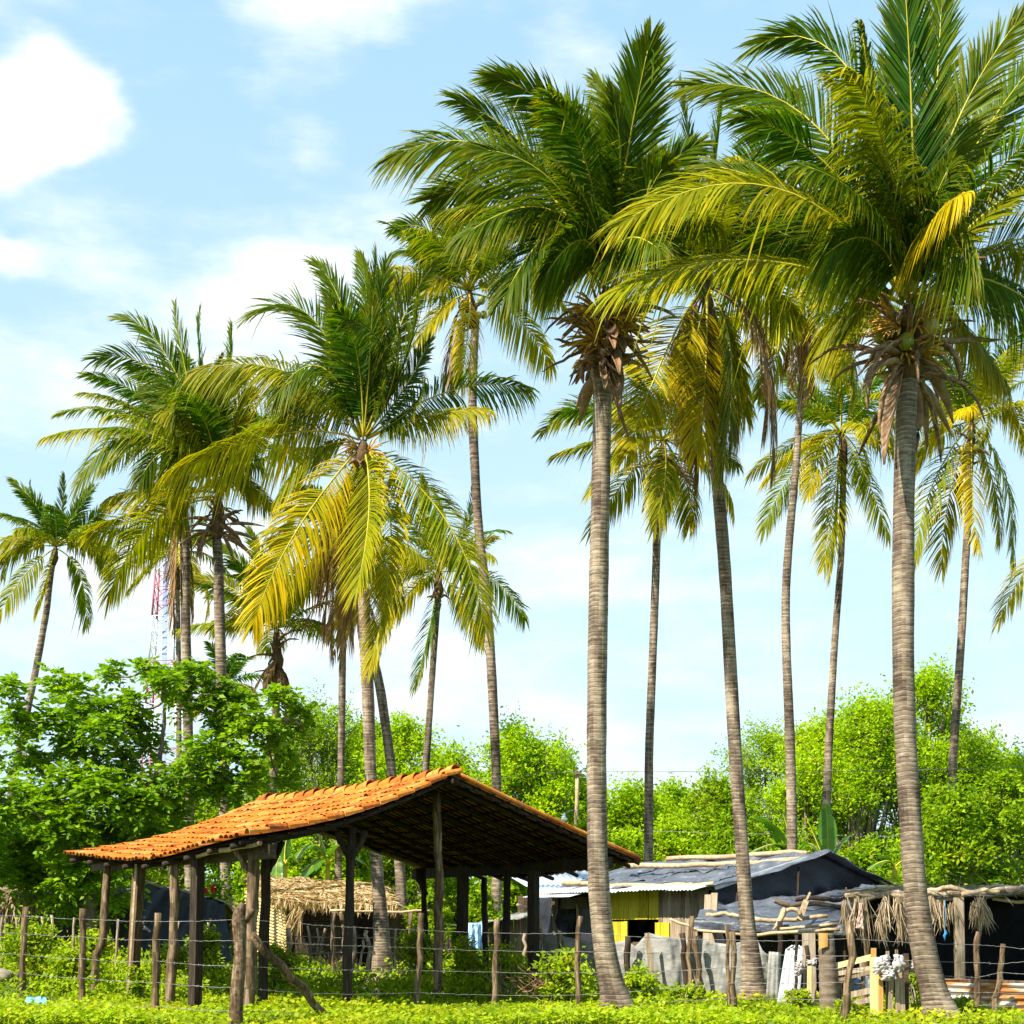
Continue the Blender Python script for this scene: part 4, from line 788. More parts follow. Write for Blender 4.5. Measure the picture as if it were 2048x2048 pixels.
# ------------------------------------------------------------------ thatched hut seen through the shed
def thatch_hut():
    reseed(41)
    root = thing('thatched_hut', G(660, 42.0), 'hut with a straw-coloured palm thatch roof seen through the open shed', 'hut')
    a, b, c, d = P(500, 1752, 45.0), P(760, 1768, 45.0), P(792, 1813, 40.6), P(545, 1800, 40.6)
    f0 = bil(a, b, c, d); fn = lambda u, v: f0(u, v) + Zv * (.04 * snoise((u * 5, v * 4), 3))
    mb = MB(); grid(mb, fn, 24, 14, var=.35, smooth=True); thatch(mb, lambda u, v: fn(u, v * .9), 2600, .62, w=.04); thatch(mb, lambda u, v: fn(u * .93, v * .93), 1100, .7, w=.045, down=(.9, -.5, -.2)); mb.build('thatch_roof', M['thatch'], root)
    mb = MB(); e = [f0(np.array([[t]]), np.array([[1.0]]))[0] for t in np.linspace(.0, 1, 40)]; hang(mb, e, 9, .26, .35, w=.03, var=.5); hang(mb, [P(x, 1818, 40.4) for x in (590, 604)], 22, .7, .25, w=.035, var=.45, out=(-.35, -.1, 0)); mb.build('thatch_fringe', M['thatch'], root)
    mb = MB(); grid(mb, bil(a, b, b + np.array([.3, 4, -.9]), a + np.array([-.3, 4, -.9])), 4, 4); mb.build('back_slope', M['thatch'], root)
    for (x0, y0, Y0, x1, y1, Y1, r) in ((545, 1779, 43.2, 758, 1784, 43.0, .05), (660, 1821, 40.3, 860, 1822, 39.8, .032)):
        mb = MB(); stick(mb, P(x0, y0, Y0), P(x1, y1, Y1), r, amp=.02); mb.build('roof_pole', M['pole'], root)
    mb = MB(); corrug(mb, G(490, 44.6), G(572, 41.2), G(572, 41.2, 1.72), G(490, 44.6, 2.4), nu=6, nv=110, pitch=.11, amp=.03, along='v'); mb.build('corrugated_wall', M['amberzinc'], root, solid=.005)
    mb = MB(); planks(mb, G(575, 41.4), G(715, 41.4), 0, 1.72, .22); planks(mb, G(748, 41.4), G(830, 41.4), 0, 1.7, .22); mb.build('plank_wall', M['beam'], root)
    mb = MB(); grid(mb, bil(G(560, 46), G(800, 46), G(800, 46, 1.9), G(560, 46, 1.9)), 3, 3); mb.build('back_wall', M['darkpost'], root, solid=.03)
    mb = MB(); grid(mb, bil(G(830, 41.4), G(815, 46), G(815, 46, 1.8), G(830, 41.4, 1.75)), 3, 3); mb.build('side_wall', M['amberzinc'], root, solid=.02)
    for x in (673, 686, 826): mb = MB(); stick(mb, G(x, 40.5, -.1), P(x - 4, 1824, 40.5), .06, amp=.03); mb.build('post', M['post'], root)
    r = thing('zinc_roofed_shack', G(540, 52), 'bright zinc roof edge of a shack showing just above the thatch', 'shack')
    mb = MB(); corrug(mb, P(440, 1744, 53), P(600, 1746, 53), P(600, 1762, 51), P(440, 1760, 51), nu=60, pitch=.25, amp=.03); mb.build('roof', M['zinc'], r, solid=.006)
    mb = MB(); planks(mb, G(450, 52.4), G(595, 52.4), 0, 2.7, .25); mb.build('wall', M['beam'], r)
thatch_hut()

def left_hut():
    reseed(51)
    root = thing('plastic_tent_hut', G(350, 37), 'tent-like hut of sagging black plastic behind the left shed posts', 'hut')
    a, b, c = P(283, 1762, 37.5), P(448, 1806, 37.0), P(300, 1772, 40)
    mb = MB(); grid(mb, lambda u, v: bil(G(268, 36.0), G(470, 36.0), b, a)(u, v) + np.array([.1, -1, .1]) * (.07 * snoise((u * 9 - v * 3, v * 2), 3, 2.5, 4)), 40, 24, smooth=True); mb.build('plastic_wall', M['tarpdark'], root, solid=.01)  # darker plastic on wall and roof carries the leafy tree's shade as colour
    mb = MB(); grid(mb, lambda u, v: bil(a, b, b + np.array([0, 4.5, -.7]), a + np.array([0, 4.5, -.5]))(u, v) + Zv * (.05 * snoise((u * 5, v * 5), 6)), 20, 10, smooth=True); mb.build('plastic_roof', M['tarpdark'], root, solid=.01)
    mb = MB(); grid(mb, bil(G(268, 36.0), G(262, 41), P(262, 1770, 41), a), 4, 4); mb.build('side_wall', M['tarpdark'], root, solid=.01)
    mb = MB(); stick(mb, a, b + np.array([0, .2, 0]), .05); mb.build('roof_pole', M['pole'], root)
    r = thing('grey_plank_hut', G(70, 37), 'dark hut with grey boards and a ragged thatch edge at the far left', 'hut')
    mb = MB(); planks(mb, G(15, 36.4), G(72, 36.4), 0, 1.55, .16, jz=.1); mb.build('plank_wall', M['plank'], r)
    mb = MB(); grid(mb, lambda u, v: bil(G(-40, 37.6), G(268, 37.6), P(268, 1772, 37.6), P(-40, 1792, 37.6))(u, v) + np.array([0, -1, 0]) * (.05 * snoise((u * 9, v * 3), 3)), 40, 8, smooth=True); mb.build('plastic_wall', M['tarpdark'], r, solid=.01)
    f = bil(P(-40, 1795, 36.2), P(95, 1790, 36.2), P(100, 1770, 40), P(-40, 1770, 40))
    mb = MB(); grid(mb, f, 8, 6, var=.3); thatch(mb, f, 300, .8, w=.05); hang(mb, [P(x, 1786, 36.1) for x in np.linspace(-20, 80, 12)], 14, .7, .4, w=.04); mb.build('thatch_roof', M['thatchgrey'], r)
    for x in (90, 8): mb = MB(); stick(mb, G(x, 36.3, -.1), P(x + 2, 1790, 36.3), .05); mb.build('post', M['post'], r)
left_hut()

# ------------------------------------------------------------------ thatched shelter at the far right
def right_shelter():
    reseed(61)
    root = thing('pole_shelter', G(1900, 27.5), 'low flat-roofed shelter with ragged dry palm leaves hanging from its pole edge', 'shelter')
    Yf = 26.2
    a, b, c, d = P(1660, 1796, Yf), P(2240, 1796, Yf - .6), P(2200, 1776, 31.5), P(1730, 1776, 31.5)
    f = bil(a, b, c, d)
    mb = MB(); grid(mb, lambda u, v: f(u, v) + Zv * (.05 * snoise((u * 9, v * 4), 4) + .03), 40, 10, smooth=True); mb.build('plastic_roof', M['tarp'], root, solid=.02)
    mb = MB(); thatch(mb, lambda u, v: f(u, v * .45) + Zv * .04, 650, .7, w=.03, down=(.8, -.4, 0)); mb.build('roof_thatch', M['thatchgrey'], root)
    for (x0, y0, x1, y1, r, m) in ((1690, 1792, 1920, 1788, .045, 'plank'), (1860, 1797, 2000, 1782, .05, 'pole'), (1960, 1789, 2250, 1784, .085, 'plank'), (1850, 1783, 2010, 1778, .04, 'pole'), (1700, 1800, 1850, 1790, .05, 'plank'), (1985, 1797, 2240, 1796, .03, 'pole')):
        mb = MB(); stick(mb, P(x0, y0, Yf - .1 + R.uniform(-.1, .1)), P(x1, y1, Yf - .25), r, amp=.02, n=12); mb.build('roof_pole', M[m], root)
    for (px, py, n, ln, sp) in ((1690, 1802, 24, .42, .12), (1712, 1798, 40, .42, .16), (1728, 1798, 20, .55, .14), (1772, 1795, 30, .36, .2), (1764, 1815, 18, .42, .10), (1762, 1840, 16, .32, .16), (1796, 1795, 40, .32, .2), (1804, 1818, 44, .42, .12), (1862, 1796, 30, .3, .2),
                                (1876, 1806, 14, .34, .12), (1889, 1808, 14, .32, .12), (1904, 1808, 16, .26, .25), (1960, 1796, 60, .30, .3), (1966, 1808, 60, .34, .2), (1950, 1806, 30, .3, .2)):
        mb = MB(); hang(mb, [P(px + R.uniform(-3, 3), py, Yf - .35) for _ in range(3)], n // 3 + 3, ln * 1.15, sp, w=.02, var=.6, out=(.05, -.1, 0)); mb.build('dry_leaf_bunch', M['thatchgrey'], root)
    mb = MB(); bar(mb, G(1921, 25.9, -.1), P(1917, 1795, 25.9), .16, .08, up=(0, 1, 0)); mb.build('post', M['plank'], root)
    for x, x2, r in ((1731, 1727, .045), (2110, 2108, .06)): mb = MB(); stick(mb, G(x, 26.0, -.1), P(x2, 1800, 26.0), r, amp=.03); mb.build('post', M['post'], root)
    for p, q, z in ((G(1660, 31.3), G(2230, 31.3), 2.0), (G(2230, 31.3), G(2240, 26), 1.85)):
        mb = MB(); grid(mb, lambda u, v: bil(p, q, q + Zv * z, p + Zv * z)(u, v) + np.array([0, -1, 0]) * (.04 * snoise((u * 12, v * 3), 5)), 40, 6, smooth=True); mb.build('plastic_wall', M['tarpdark'], root, solid=.02)
    mb = MB(); stick(mb, P(1705, 1842, 26.3), P(1812, 1820, 26.6), .03); mb.build('cross_pole', M['pole'], root)
    # things hung from it
    mb = MB(); f2 = bil(P(1712, 1856, 25.6), P(1727, 1858, 25.6), P(1724, 1806, 25.7), P(1720, 1806, 25.7)); grid(mb, lambda u, v: f2(u, v) + np.array([0, .04, 0]) * snoise((u * 4, v * 5), 2), 8, 12, smooth=True)
    mb.build('hanging_hide', M['brownhide'], solid=.012, label='faded pink-brown rag hanging among dry leaves at the shelter corner', category='rag')
    mb = MB(); tube(mb, [P(1890, 1800, 25.7), P(1891, 1840, 25.7), P(1890, 1862, 25.7)], .004, 5); tube(mb, [P(1890, 1860, 25.7), P(1892, 1866, 25.7), P(1889, 1871, 25.7), P(1890, 1882, 25.7)], [.012, .028, .024, .006], 6)
    mb.build('knotted_rope', M['bluerope'], label='blue knotted cord hanging in the dark shelter opening', category='rope')
right_shelter()
# ------------------------------------------------------------------ barbed wire fence along the road side
def barbed_fence():
    reseed(71)
    root = thing('barbed_wire_fence', G(834, 24.3), 'barbed wire fence on crooked wooden stakes along the grass in front', 'fence')
    posts = [(-60, 27.6, 1812, -60, .07), (51, 26.6, 1814, 45, .062), (166, 25.4, 1817, 160, .062), (316, 22.4, 1826, 314, .062), (486, 20.3, 1806, 470, .115), (842, 24.0, 1826, 830, .055), (993, 24.4, 1838, 985, .055), (1161, 24.0, 1832, 1152, .052),
             (1464, 22.7, 1863, 1466, .05), (1699, 21.3, 1843, 1690, .06), (1958, 21.75, 1864, 1950, .05), (2006, 21.75, 1888, 1992, .045), (2120, 21.7, 1880, 2118, .045)]
    tops = []
    posts = [(a, b, c, d, e * .84) for a, b, c, d, e in posts]
    for i, (xt, Y, yt, xb, r) in enumerate(posts):
        mb = MB(); t = P(xt, yt, Y); b = G(xb, Y, -.15)
        if i == 4:
            c = resample(np.array([b, G(474, Y, .4), G(481, Y, .95), P(478, 1830, Y), t]), 48)[0]
            tube(mb, c, np.interp(np.linspace(0, 15, 48), np.arange(16), np.array([.115, .112, .108, .106, .102, .098, .10, .10, .095, .09, .09, .095, .108, .108, .09, .045]) * .9), 14, jag=.10)
            stick(mb, P(480, 1850, Y), P(506, 1818, Y - .03), .07, .04, amp=.012); stick(mb, P(478, 1838, Y), P(466, 1812, Y), .05, .02)
            mb.build('corner_post', M['post'], root, label='thick forked corner post')
        else:
            stick(mb, b, t, r * 1.1, r, amp=.018, n=10, jag=.4); mb.build('post', M['post'], root)
    mb = MB(); stick(mb, G(1459, 22.9, -.1), P(1453, 1850, 22.9), .03, amp=.02); mb.build('thin_stake', M['post'], root)
    mb = MB(); stick(mb, P(504, 1868, 20.6), G(668, 21.6, -.1), .055, .065, amp=.03); mb.build('brace', M['post'], root, label='long pole leaning as a brace')
    rows = {-60: (1828, 1860, 1902, 1942, 1985), 51: (1832, 1867, 1909, 1946, 1990), 166: (1838, 1874, 1917, 1956, 2000), 316: (1843, 1879, 1922, 1965, 2012), 486: (1838, 1881, 1932, 1975, 2022), 842: (1860, 1896, 1941, 1985, 2015), 993: (1866, 1901, 1944, 1990, 2012),
            1161: (1866, 1903, 1945, 1990, 2010), 1464: (1880, 1904, 1933, 1966, 1996), 1699: (1877, 1912, 1938, 1964, 2000), 1958: (1890, 1925, 1955, 1985, 2010), 2006: (1893, 1928, 1945, 1985, 2012), 2120: (1905, 1915, 1950, 1990, 2015)}
    for k in range(5):
        mb = MB(); last = None
        for xt, Y, yt, xb, r in posts:
            y = rows[xt][k]; tt = (y - yt) / (2040 - yt); q = P(xt + (xb - xt) * tt, y, Y - r - .012)
            if last is not None:
                L_ = np.linalg.norm(q - last); n = 26; t = np.linspace(0, 1, n)[:, None]
                c = last + (q - last) * t - Zv * (4 * t * (1 - t)) * L_ * .006 * R.uniform(.2, 2.2) + rng.normal(0, .004, (n, 3)) * (t * (1 - t) * 4)
                tube(mb, c, .0032, 4, cap=False)
                for s in np.linspace(.04, .96, max(3, int(L_ / .16))):
                    o = last + (q - last) * s; i0 = min(n - 2, int(s * (n - 1))); o = c[i0] + (c[i0 + 1] - c[i0]) * (s * (n - 1) - i0); d = nrm(rng.normal(0, 1, 3)) * .022
                    tube(mb, [o - d, o + d], .003, 3, cap=False)
            last = q
        mb.build('wire', M['wire'], root)
barbed_fence()

def stick_fences():
    reseed(72)
    root = thing('stick_fence', G(200, 31), 'inner fence of thin crooked sticks half buried in weeds at the left', 'fence')
    for (x, y0, x1, Y) in ((4, 1834, 3, 31), (33, 1836, 33, 31), (84, 1833, 86, 31), (103, 1830, 104, 31), (149, 1835, 134, 30.5), (236, 1838, 228, 30.5), (313, 1844, 306, 30.5), (358, 1842, 355, 30.5), (417, 1845, 408, 30.5)):
        mb = MB(); stick(mb, G(x1, Y, -.1), P(x, y0, Y), .032 if x not in (33, 84) else .055, .028, amp=.02); mb.build('stick', M['plank'], root)
    root = thing('yard_stick_fence', G(700, 38.5), 'row of bare crooked sticks fencing the yard of the thatched hut', 'fence')
    for (x, y0, x1, Y, r) in ((576, 1856, 566, 38.5, .06), (615, 1852, 609, 38.5, .035), (634, 1856, 636, 38.5, .03), (651, 1857, 646, 38.5, .04), (664, 1826, 662, 38.6, .028), (685, 1855, 688, 38.5, .035), (706, 1853, 704, 38.5, .05), (733, 1862, 735, 38, .055), (726, 1880, 706, 37.8, .035),
                              (790, 1858, 786, 38.5, .035), (809, 1862, 811, 38.5, .03), (827, 1852, 824, 38.5, .045), (850, 1870, 852, 38.5, .04), (945, 1850, 944, 38, .035), (958, 1858, 957, 38, .05), (1072, 1840, 1070, 36, .045), (1050, 1868, 1048, 36, .05)):
        mb = MB(); stick(mb, G(x1, Y, -.1), P(x, y0, Y), r, r * .9, amp=.04); mb.build('stick', M['plank'], root)
    mb = MB(); stick(mb, P(560, 1905, 38.6), P(850, 1908, 38.6), .012); stick(mb, P(560, 1870, 38.6), P(850, 1878, 38.6), .01); mb.build('wire', M['wire'], root)
stick_fences()

def cloth_fence():
    reseed(73)
    root = thing('cloth_fence', G(1300, 27.6), 'fence of slack grey-white woven sheeting tied to stakes beside the leaning palm', 'fence')
    tops = [(1086, 29.6, 1866), (1118, 29.2, 1871), (1185, 28.4, 1884), (1216, 28.0, 1888), (1253, 27.8, 1880), (1270, 27.8, 1893), (1296, 27.7, 1865), (1330, 27.6, 1874), (1364, 27.6, 1876), (1378, 27.6, 1880), (1390, 27.5, 1872), (1420, 27.5, 1884), (1452, 27.4, 1888), (1480, 27.4, 1884), (1512, 27.4, 1870), (1524, 27.4, 1900), (1537, 27.5, 1912)]
    x = np.array([t[0] for t in tops], float); Yt = np.array([t[1] for t in tops]); yt = np.array([t[2] for t in tops], float)
    for lo, hi, nm in ((1086, 1253, 0), (1250, 1390, 1), (1386, 1540, 2)):
        def fn(u, v):
            px = lo + (hi - lo) * u; Y = np.interp(px[:, 0], x, Yt); top = np.interp(px[:, 0], x, yt)
            zt = E - (top - YH) / F * Y; z = .04 + (zt - .04) * v[:, 0]
            dd = .035 * snoise((u[:, 0] * 7, v[:, 0] * 2), 5 + nm, 1.6, 4) + .05 * np.sin(u[:, 0] * 14 + v[:, 0] * 3)
            return np.stack([(px[:, 0] - 1024) / F * Y, Y + dd - .12 * np.sin(np.pi * v[:, 0]) * .5, z], 1)
        mb = MB(); grid(mb, fn, 60, 22, smooth=True); mb.build('sheeting', M['cloth'], root, solid=.006)
    for (xt, y0, xb, Y, r, m) in ((1119, 1866, 1122, 29.0, .05, 'post'), (1256, 1872, 1258, 27.5, .055, 'darkpost'), (1364, 1866, 1374, 27.35, .05, 'darkpost'), (1384, 1832, 1383, 27.3, .045, 'post'), (1390, 1872, 1402, 27.2, .05, 'post'), (1078, 1838, 1080, 29.5, .05, 'plank')):
        mb = MB(); stick(mb, G(xb, Y, -.1), P(xt, y0, Y), r * 1.1, r, amp=.03); mb.build('stake', M[m], root)
    mb = MB(); bar(mb, G(1311, 27.35, -.1), P(1294, 1866, 27.35), .09, .025, up=(0, 1, 0)); mb.build('board_stake', M['plank'], root)
    # weights and scraps at its foot
    for i, (px, Y, s) in enumerate(((1455, 26.5, .14), (1492, 25.8, .16), (1402, 26.3, .12), (1440, 26.2, .09))):
        mb = MB(); th = np.linspace(0, np.pi, 7); o = G(px, Y, s * .45); tube(mb, o + np.stack([-np.cos(th) * s, 0 * th, .1 * s * np.sin(th * 2)], 1), np.maximum(.02, np.sin(th) * s * .6), 8, jag=.3)
        mb.build('fallen_husk', M['deadwood'], label=['brown husk in the weeds left of the leaning palm base', 'yellow-brown husk right at the foot of the leaning palm', 'small husk below the middle stakes of the cloth fence', 'smallest husk by the leaning palm'][i], category='husk', group='husks fallen by the cloth fence')
cloth_fence()

def yard_scraps():
    reseed(74)
    def one(name, mats, mb, label, cat, group=None, solid=0.0):
        k = dict(label=label, category=cat)
        if group: k['group'] = group
        return mb.build(name, mats, solid=solid, **k)
    mb = MB(); corrug(mb, G(1552, 24.6), G(1596, 24.3), P(1607, 1893, 24.5), P(1571, 1899, 24.7), nu=40, nv=8, pitch=.115, amp=.022); corrug(mb, P(1571, 1899, 24.7), P(1607, 1893, 24.5), P(1606, 1892, 24.5), P(1584, 1890, 24.6), nu=30, nv=3, pitch=.115, amp=.016)
    one('zinc_sheet', M['zinc'], mb, 'torn upright corrugated zinc sheet, almost white, between leaning palm and stump', 'metal sheet', solid=.005)
    mb = MB(); corrug(mb, G(1531, 25.6), G(1558, 25.5), P(1562, 1905, 25.5), P(1538, 1903, 25.6), nu=24, nv=5, pitch=.09, amp=.012); one('grey_sheet', M['cloth'], mb, 'dull grey sheet standing just right of the leaning palm', 'sheet', solid=.01)
    mb = MB(); bar(mb, G(1621, 24.0, -.1), P(1617, 1866, 24.0), .20, .03, up=(0, 1, 0)); one('standing_board', M['plank'], mb, 'broad grey board standing left of the palm stump', 'board')
    mb = MB(); stick(mb, G(1601, 23.8, -.1), P(1613, 1891, 23.8), .035); stick(mb, G(1590, 24.2, -.1), P(1593, 1870, 24.2), .025); one('prop_stick', M['darkpost'], mb, 'dark stick propped against the grey board', 'stick')
    mb = MB(); bar(mb, G(1617, 23.5, -.1), P(1619, 1932, 23.5), .06, .04, up=(0, 1, 0)); one('short_stake', M['palewood'], mb, 'short pale stake in front of the grey board', 'stake')
    def rag(px, py, Y, w, h, seed):
        mb = MB(); q = bil(P(px - w, py + h, Y), P(px + w, py + h * .8, Y), P(px + w * .8, py - h, Y), P(px - w * .7, py - h * .8, Y))
        grid(mb, lambda u, v: q(u, v) + np.stack([.03 * snoise((u[:, 0] * 5, v[:, 0] * 5), seed), -.06 * np.sin(np.pi * u[:, 0]) * np.sin(np.pi * v[:, 0]) + .022 * np.sin(u[:, 0] * 15 + seed + 2 * np.sin(v[:, 0] * 3 + seed)) + .006 * snoise((u[:, 0] * 3, v[:, 0] * 3), seed + 1, 2, 2), .035 * snoise((u[:, 0] * 1.6, v[:, 0]), seed + 2, 1.5, 2)], 1), 26, 26, smooth=True); return mb
    one('white_rag', M['rag'], rag(1623, 1925, 23.3, 10, 7, 3), 'small white rag knotted on the short pale stake', 'rag', solid=.01)
    one('white_rag', M['rag'], rag(1597, 1938, 24.0, 6, 14, 9), 'limp white rag hanging beside the zinc sheet', 'rag', solid=.01)
    # stump of a cut palm
    r = thing('palm_stump', G(1656, 22.9), 'cut palm stump with a raw orange patch at its top, right of the boards', 'stump')
    c = resample(np.array([G(1659, 22.9, -.1), G(1656, 22.9, .5), P(1652, 1867, 22.9)]), 44)[0]; mb = MB(); tube(mb, c, np.linspace(.15, .118, 44) * (1 + .04 * np.sin(np.arange(44) * 1.5)), 14, jag=.05, var=.5); mb.build('trunk', M['trunk'], r)
    mb = MB(); f = bil(P(1638, 1898, 22.77), P(1655, 1893, 22.76), P(1655, 1866, 22.76), P(1638, 1866, 22.77)); grid(mb, lambda u, v: f(u, v) - np.array([0, 1, 0]) * (.012 * np.sin(np.pi * u)), 6, 5); mb.build('raw_patch', M['orangewood'], r, solid=.02)
    # gate of boards
    r = thing('board_gate', G(1705, 22.9), 'sagging gate of horizontal boards between the palm stump and the pale board', 'gate')
    for (x0, y0, x1, y1, w, m) in ((1668, 1933, 1743, 1914, .085, 'palewood'), (1668, 1948, 1745, 1936, .07, 'plank'), (1668, 1962, 1745, 1944, .05, 'plank'), (1690, 1992, 1745, 1980, .09, 'plank'), (1690, 2010, 1745, 1998, .08, 'plank')):
        mb = MB(); bar(mb, P(x0, y0, 22.9), P(x1, y1, 22.7), .03, w); mb.build('rail', M[m], r)
    for x in (1674, 1684, 1724): mb = MB(); stick(mb, G(x + 2, 23.0, -.1), P(x, 1925, 23.0), .035); mb.build('upright', M['plank'], r)
    mb = MB(); grid(mb, lambda u, v: bil(P(1690, 1994, 23.2), P(1748, 1990, 23.2), P(1748, 1950, 23.4), P(1690, 1958, 23.4))(u, v) + np.array([0, .05, 0]) * snoise((u * 5, v * 4), 3), 12, 10, smooth=True); mb.build('plastic_infill', M['tarp'], r, solid=.01)
    def brd(label, xb, xt, yt, Y, w, m, t=.03, name='fence_board'):
        mb = MB(); bar(mb, G(xb, Y, -.15), P(xt, yt, Y), w, t, up=(0, 1, 0)); one(name, M[m], mb, label, 'board', 'boards standing left of the nearest right palm')
    brd('wide pale yellow board, leftmost of the upright boards under the white rags', 1749, 1748, 1914, 21.33, .115, 'palewood')
    brd('narrow orange-brown board right beside the pale yellow board', 1762, 1761, 1925, 21.28, .06, 'orangewood')
    brd('tall orange board end sticking up behind the pale yellow board', 1748, 1747, 1896, 21.63, .07, 'orangewood')
    brd('thin grey board with split top, third of the upright boards', 1778, 1784, 1935, 21.33, .065, 'plank')
    brd('widest grey-brown board of the row, below the right white rag', 1802, 1798, 1930, 21.33, .13, 'plank')
    brd('dark round-topped stake, last of the row beside the palm', 1813, 1812, 1907, 21.53, .06, 'beam', .06)
    brd('thin stick end poking out above the left white rag', 1775, 1775, 1902, 21.53, .04, 'plank', .04)
    brd('thin stick end poking out above the right white rag', 1793, 1793, 1899, 21.53, .035, 'plank', .035)
    one('white_rag', M['rag'], rag(1764, 1930, 21.18, 18, 20, 11), 'big crumpled white rag over the pale yellow board', 'rag', solid=.012)
    one('white_rag', M['rag'], rag(1777, 1950, 21.15, 12, 12, 15), 'twisted white rag end below the big crumpled rag', 'rag', solid=.012)
    one('white_rag', M['rag'], rag(1796, 1925, 21.2, 12, 16, 17), 'white rag draped on the widest grey-brown board', 'rag', solid=.012)
    one('white_rag', M['rag'], rag(1822, 1934, 21.6, 6, 13, 19), 'white rag wedged against the nearest right palm', 'rag', solid=.012)
    # rusty corrugated fence
    r = thing('corrugated_fence', G(1980, 22.3), 'low fence of rusty horizontal corrugated sheets at the right edge', 'fence')
    for x0, x1, y0 in ((1862, 1996, 1958), (1990, 2160, 1966)):
        mb = MB(); corrug(mb, G(x0, 22.3, -.05), G(x1, 22.3, -.05), P(x1, y0 + 4, 22.4), P(x0, y0, 22.4), nu=30, nv=64, pitch=.098, amp=.02, along='v'); mb.build('sheet', M['rust'], r, solid=.004)
    mb = MB(); bar(mb, P(1850, 1958, 22.42), P(2160, 1968, 22.42), .04, .04); mb.build('top_rail', M['plank'], r)
    # laundry
    r = thing('clothesline', P(955, 1845, 37.0), 'sagging washing line behind the shed posts', 'washing line')
    mb = MB(); n = 20; t = np.linspace(0, 1, n)[:, None]; c = P(880, 1846, 37.5) + (P(1000, 1838, 36.6) - P(880, 1846, 37.5)) * t - Zv * .10 * 4 * t * (1 - t); tube(mb, c, .006, 4); mb.build('cord', M['wire'], r)
    def cl(label, x0, x1, y0, y1, Y, m, name, seed):
        mb = MB(); f = bil(P(x0, y1, Y), P(x1, y1 + 3, Y), P(x1 - 2, y0, Y), P(x0 + 2, y0 + 1, Y)); grid(mb, lambda u, v: f(u, v) + np.array([0, 1, 0]) * (.06 * np.sin(u * 16 + seed) * (1.2 - v) + .03 * snoise((u * 4, v * 4), seed)), 26, 12, smooth=True); one(name, M[m], mb, label, 'laundry', 'washing hung behind the shed', solid=.008)
    cl('pale blue cloth hanging on the line behind the square dark post', 934, 968, 1845, 1898, 37.0, 'bluecloth', 'hanging_cloth', 1)
    cl('pink cloth hanging left of the square dark post', 894, 901, 1874, 1906, 37.4, 'pink', 'hanging_cloth', 4)
    cl('grey shirt hanging at the left end of the washing', 848, 862, 1870, 1892, 37.6, 'tarp', 'hanging_shirt', 7)
    cl('thin yellow strip of cloth next to the pink cloth', 883, 886, 1874, 1890, 37.4, 'yellow', 'hanging_cloth', 9)
    mb = MB(); f = bil(P(1030, 1950, 34), P(1041, 1950, 34), P(1041, 1912, 34), P(1030, 1912, 34)); grid(mb, f, 3, 3); one('orange_board', M['orangewood'], mb, 'small orange board in the weeds between the two right shed posts', 'board', solid=.03)
    # litter
    mb = MB(); f = bil(G(50, 23.4, .14), G(78, 23.2, .13), G(82, 23.9, .20), G(54, 24.0, .22)); grid(mb, lambda u, v: f(u, v) + Zv * (.03 * snoise((u * 2, v * 2), 3, 2, 3)), 16, 10, smooth=True); one('plastic_bag', M['bluebag'], mb, 'crumpled blue plastic bag on the grass at the lower left', 'bag', solid=.006)
    mb = MB(); f = bil(G(80, 23.3, .14), G(94, 23.3, .12), G(92, 23.8, .20), G(80, 23.7, .22)); grid(mb, lambda u, v: f(u, v) + Zv * (.03 * snoise((u * 2, v * 2), 7, 2, 3)), 10, 8, smooth=True); one('plastic_bag', M['bluebag'], mb, 'smaller greenish-blue scrap of plastic right of the blue bag', 'bag', solid=.006)
    r = thing('dry_branch_pile', G(1100, 25.8), 'tangle of dry brown branches in the weeds right of the shed', 'branches')
    for k in range(3):
        mb = MB()
        for _ in range(16):
            a = G(R.uniform(1020, 1150), 25.8 + R.uniform(-.5, .5), R.uniform(.05, .3)); b = a + np.array([R.uniform(-.9, .9), R.uniform(-.3, .3), R.uniform(.1, .55)]); stick(mb, a, b, .010, .004, amp=.035, sides=4)
        mb.build('branch', M['deadwood'], r)
    # utility pole, lamp, lines
    r = thing('utility_pole', G(1152, 50), 'wooden utility pole with a small white street lamp beyond the shed roof', 'utility pole')
    mb = MB(); stick(mb, G(1148, 50, -.2), P(1155, 1545, 50), .075, .06, amp=.01); mb.build('pole', M['pole'], r)
    mb = MB(); bar(mb, P(1146, 1546, 49.9), P(1163, 1546, 49.9), .08, .08); ca = mb.build('crossarm', M['post'], r)
    for x in (1148, 1154, 1161): mb = MB(); tube(mb, [P(x, 1546, 49.9), P(x, 1544, 49.9), P(x, 1541, 49.9)], [.03, .045, .02], 8); mb.build('insulator', M['darkpost'], ca)
    mb = MB(); tube(mb, [P(1150, 1620, 49.95), P(1140, 1622, 49.7), P(1128, 1628, 49.5)], .018, 6); la = mb.build('lamp_arm', M['wire'], r)
    mb = MB(); tube(mb, [P(1128, 1626, 49.5), P(1128, 1632, 49.5), P(1128, 1637, 49.5)], [.03, .05, .10], 12); tube(mb, [P(1128, 1637, 49.5), P(1128, 1640, 49.5), P(1128, 1643, 49.5), P(1128, 1644, 49.5)], [.12, .10, .075, .02], 12); mb.build('lamp', M['lampwhite'], la)
    for (lb, pts) in (('thin power line crossing the trees high on the right from the utility pole', [(940, 1562, 58), (1154, 1542, 50), (1590, 1545, 48), (2120, 1533, 46)]), ('lower power line passing just above the black plastic roof', [(1154, 1658, 50), (1480, 1667, 48), (1700, 1672, 46), (2120, 1676, 44)])):
        mb = MB(); tube(mb, resample(np.array([P(*p) for p in pts]), 40)[0], .008, 4, cap=False); one('power_line', M['wire'], mb, lb, 'power line')
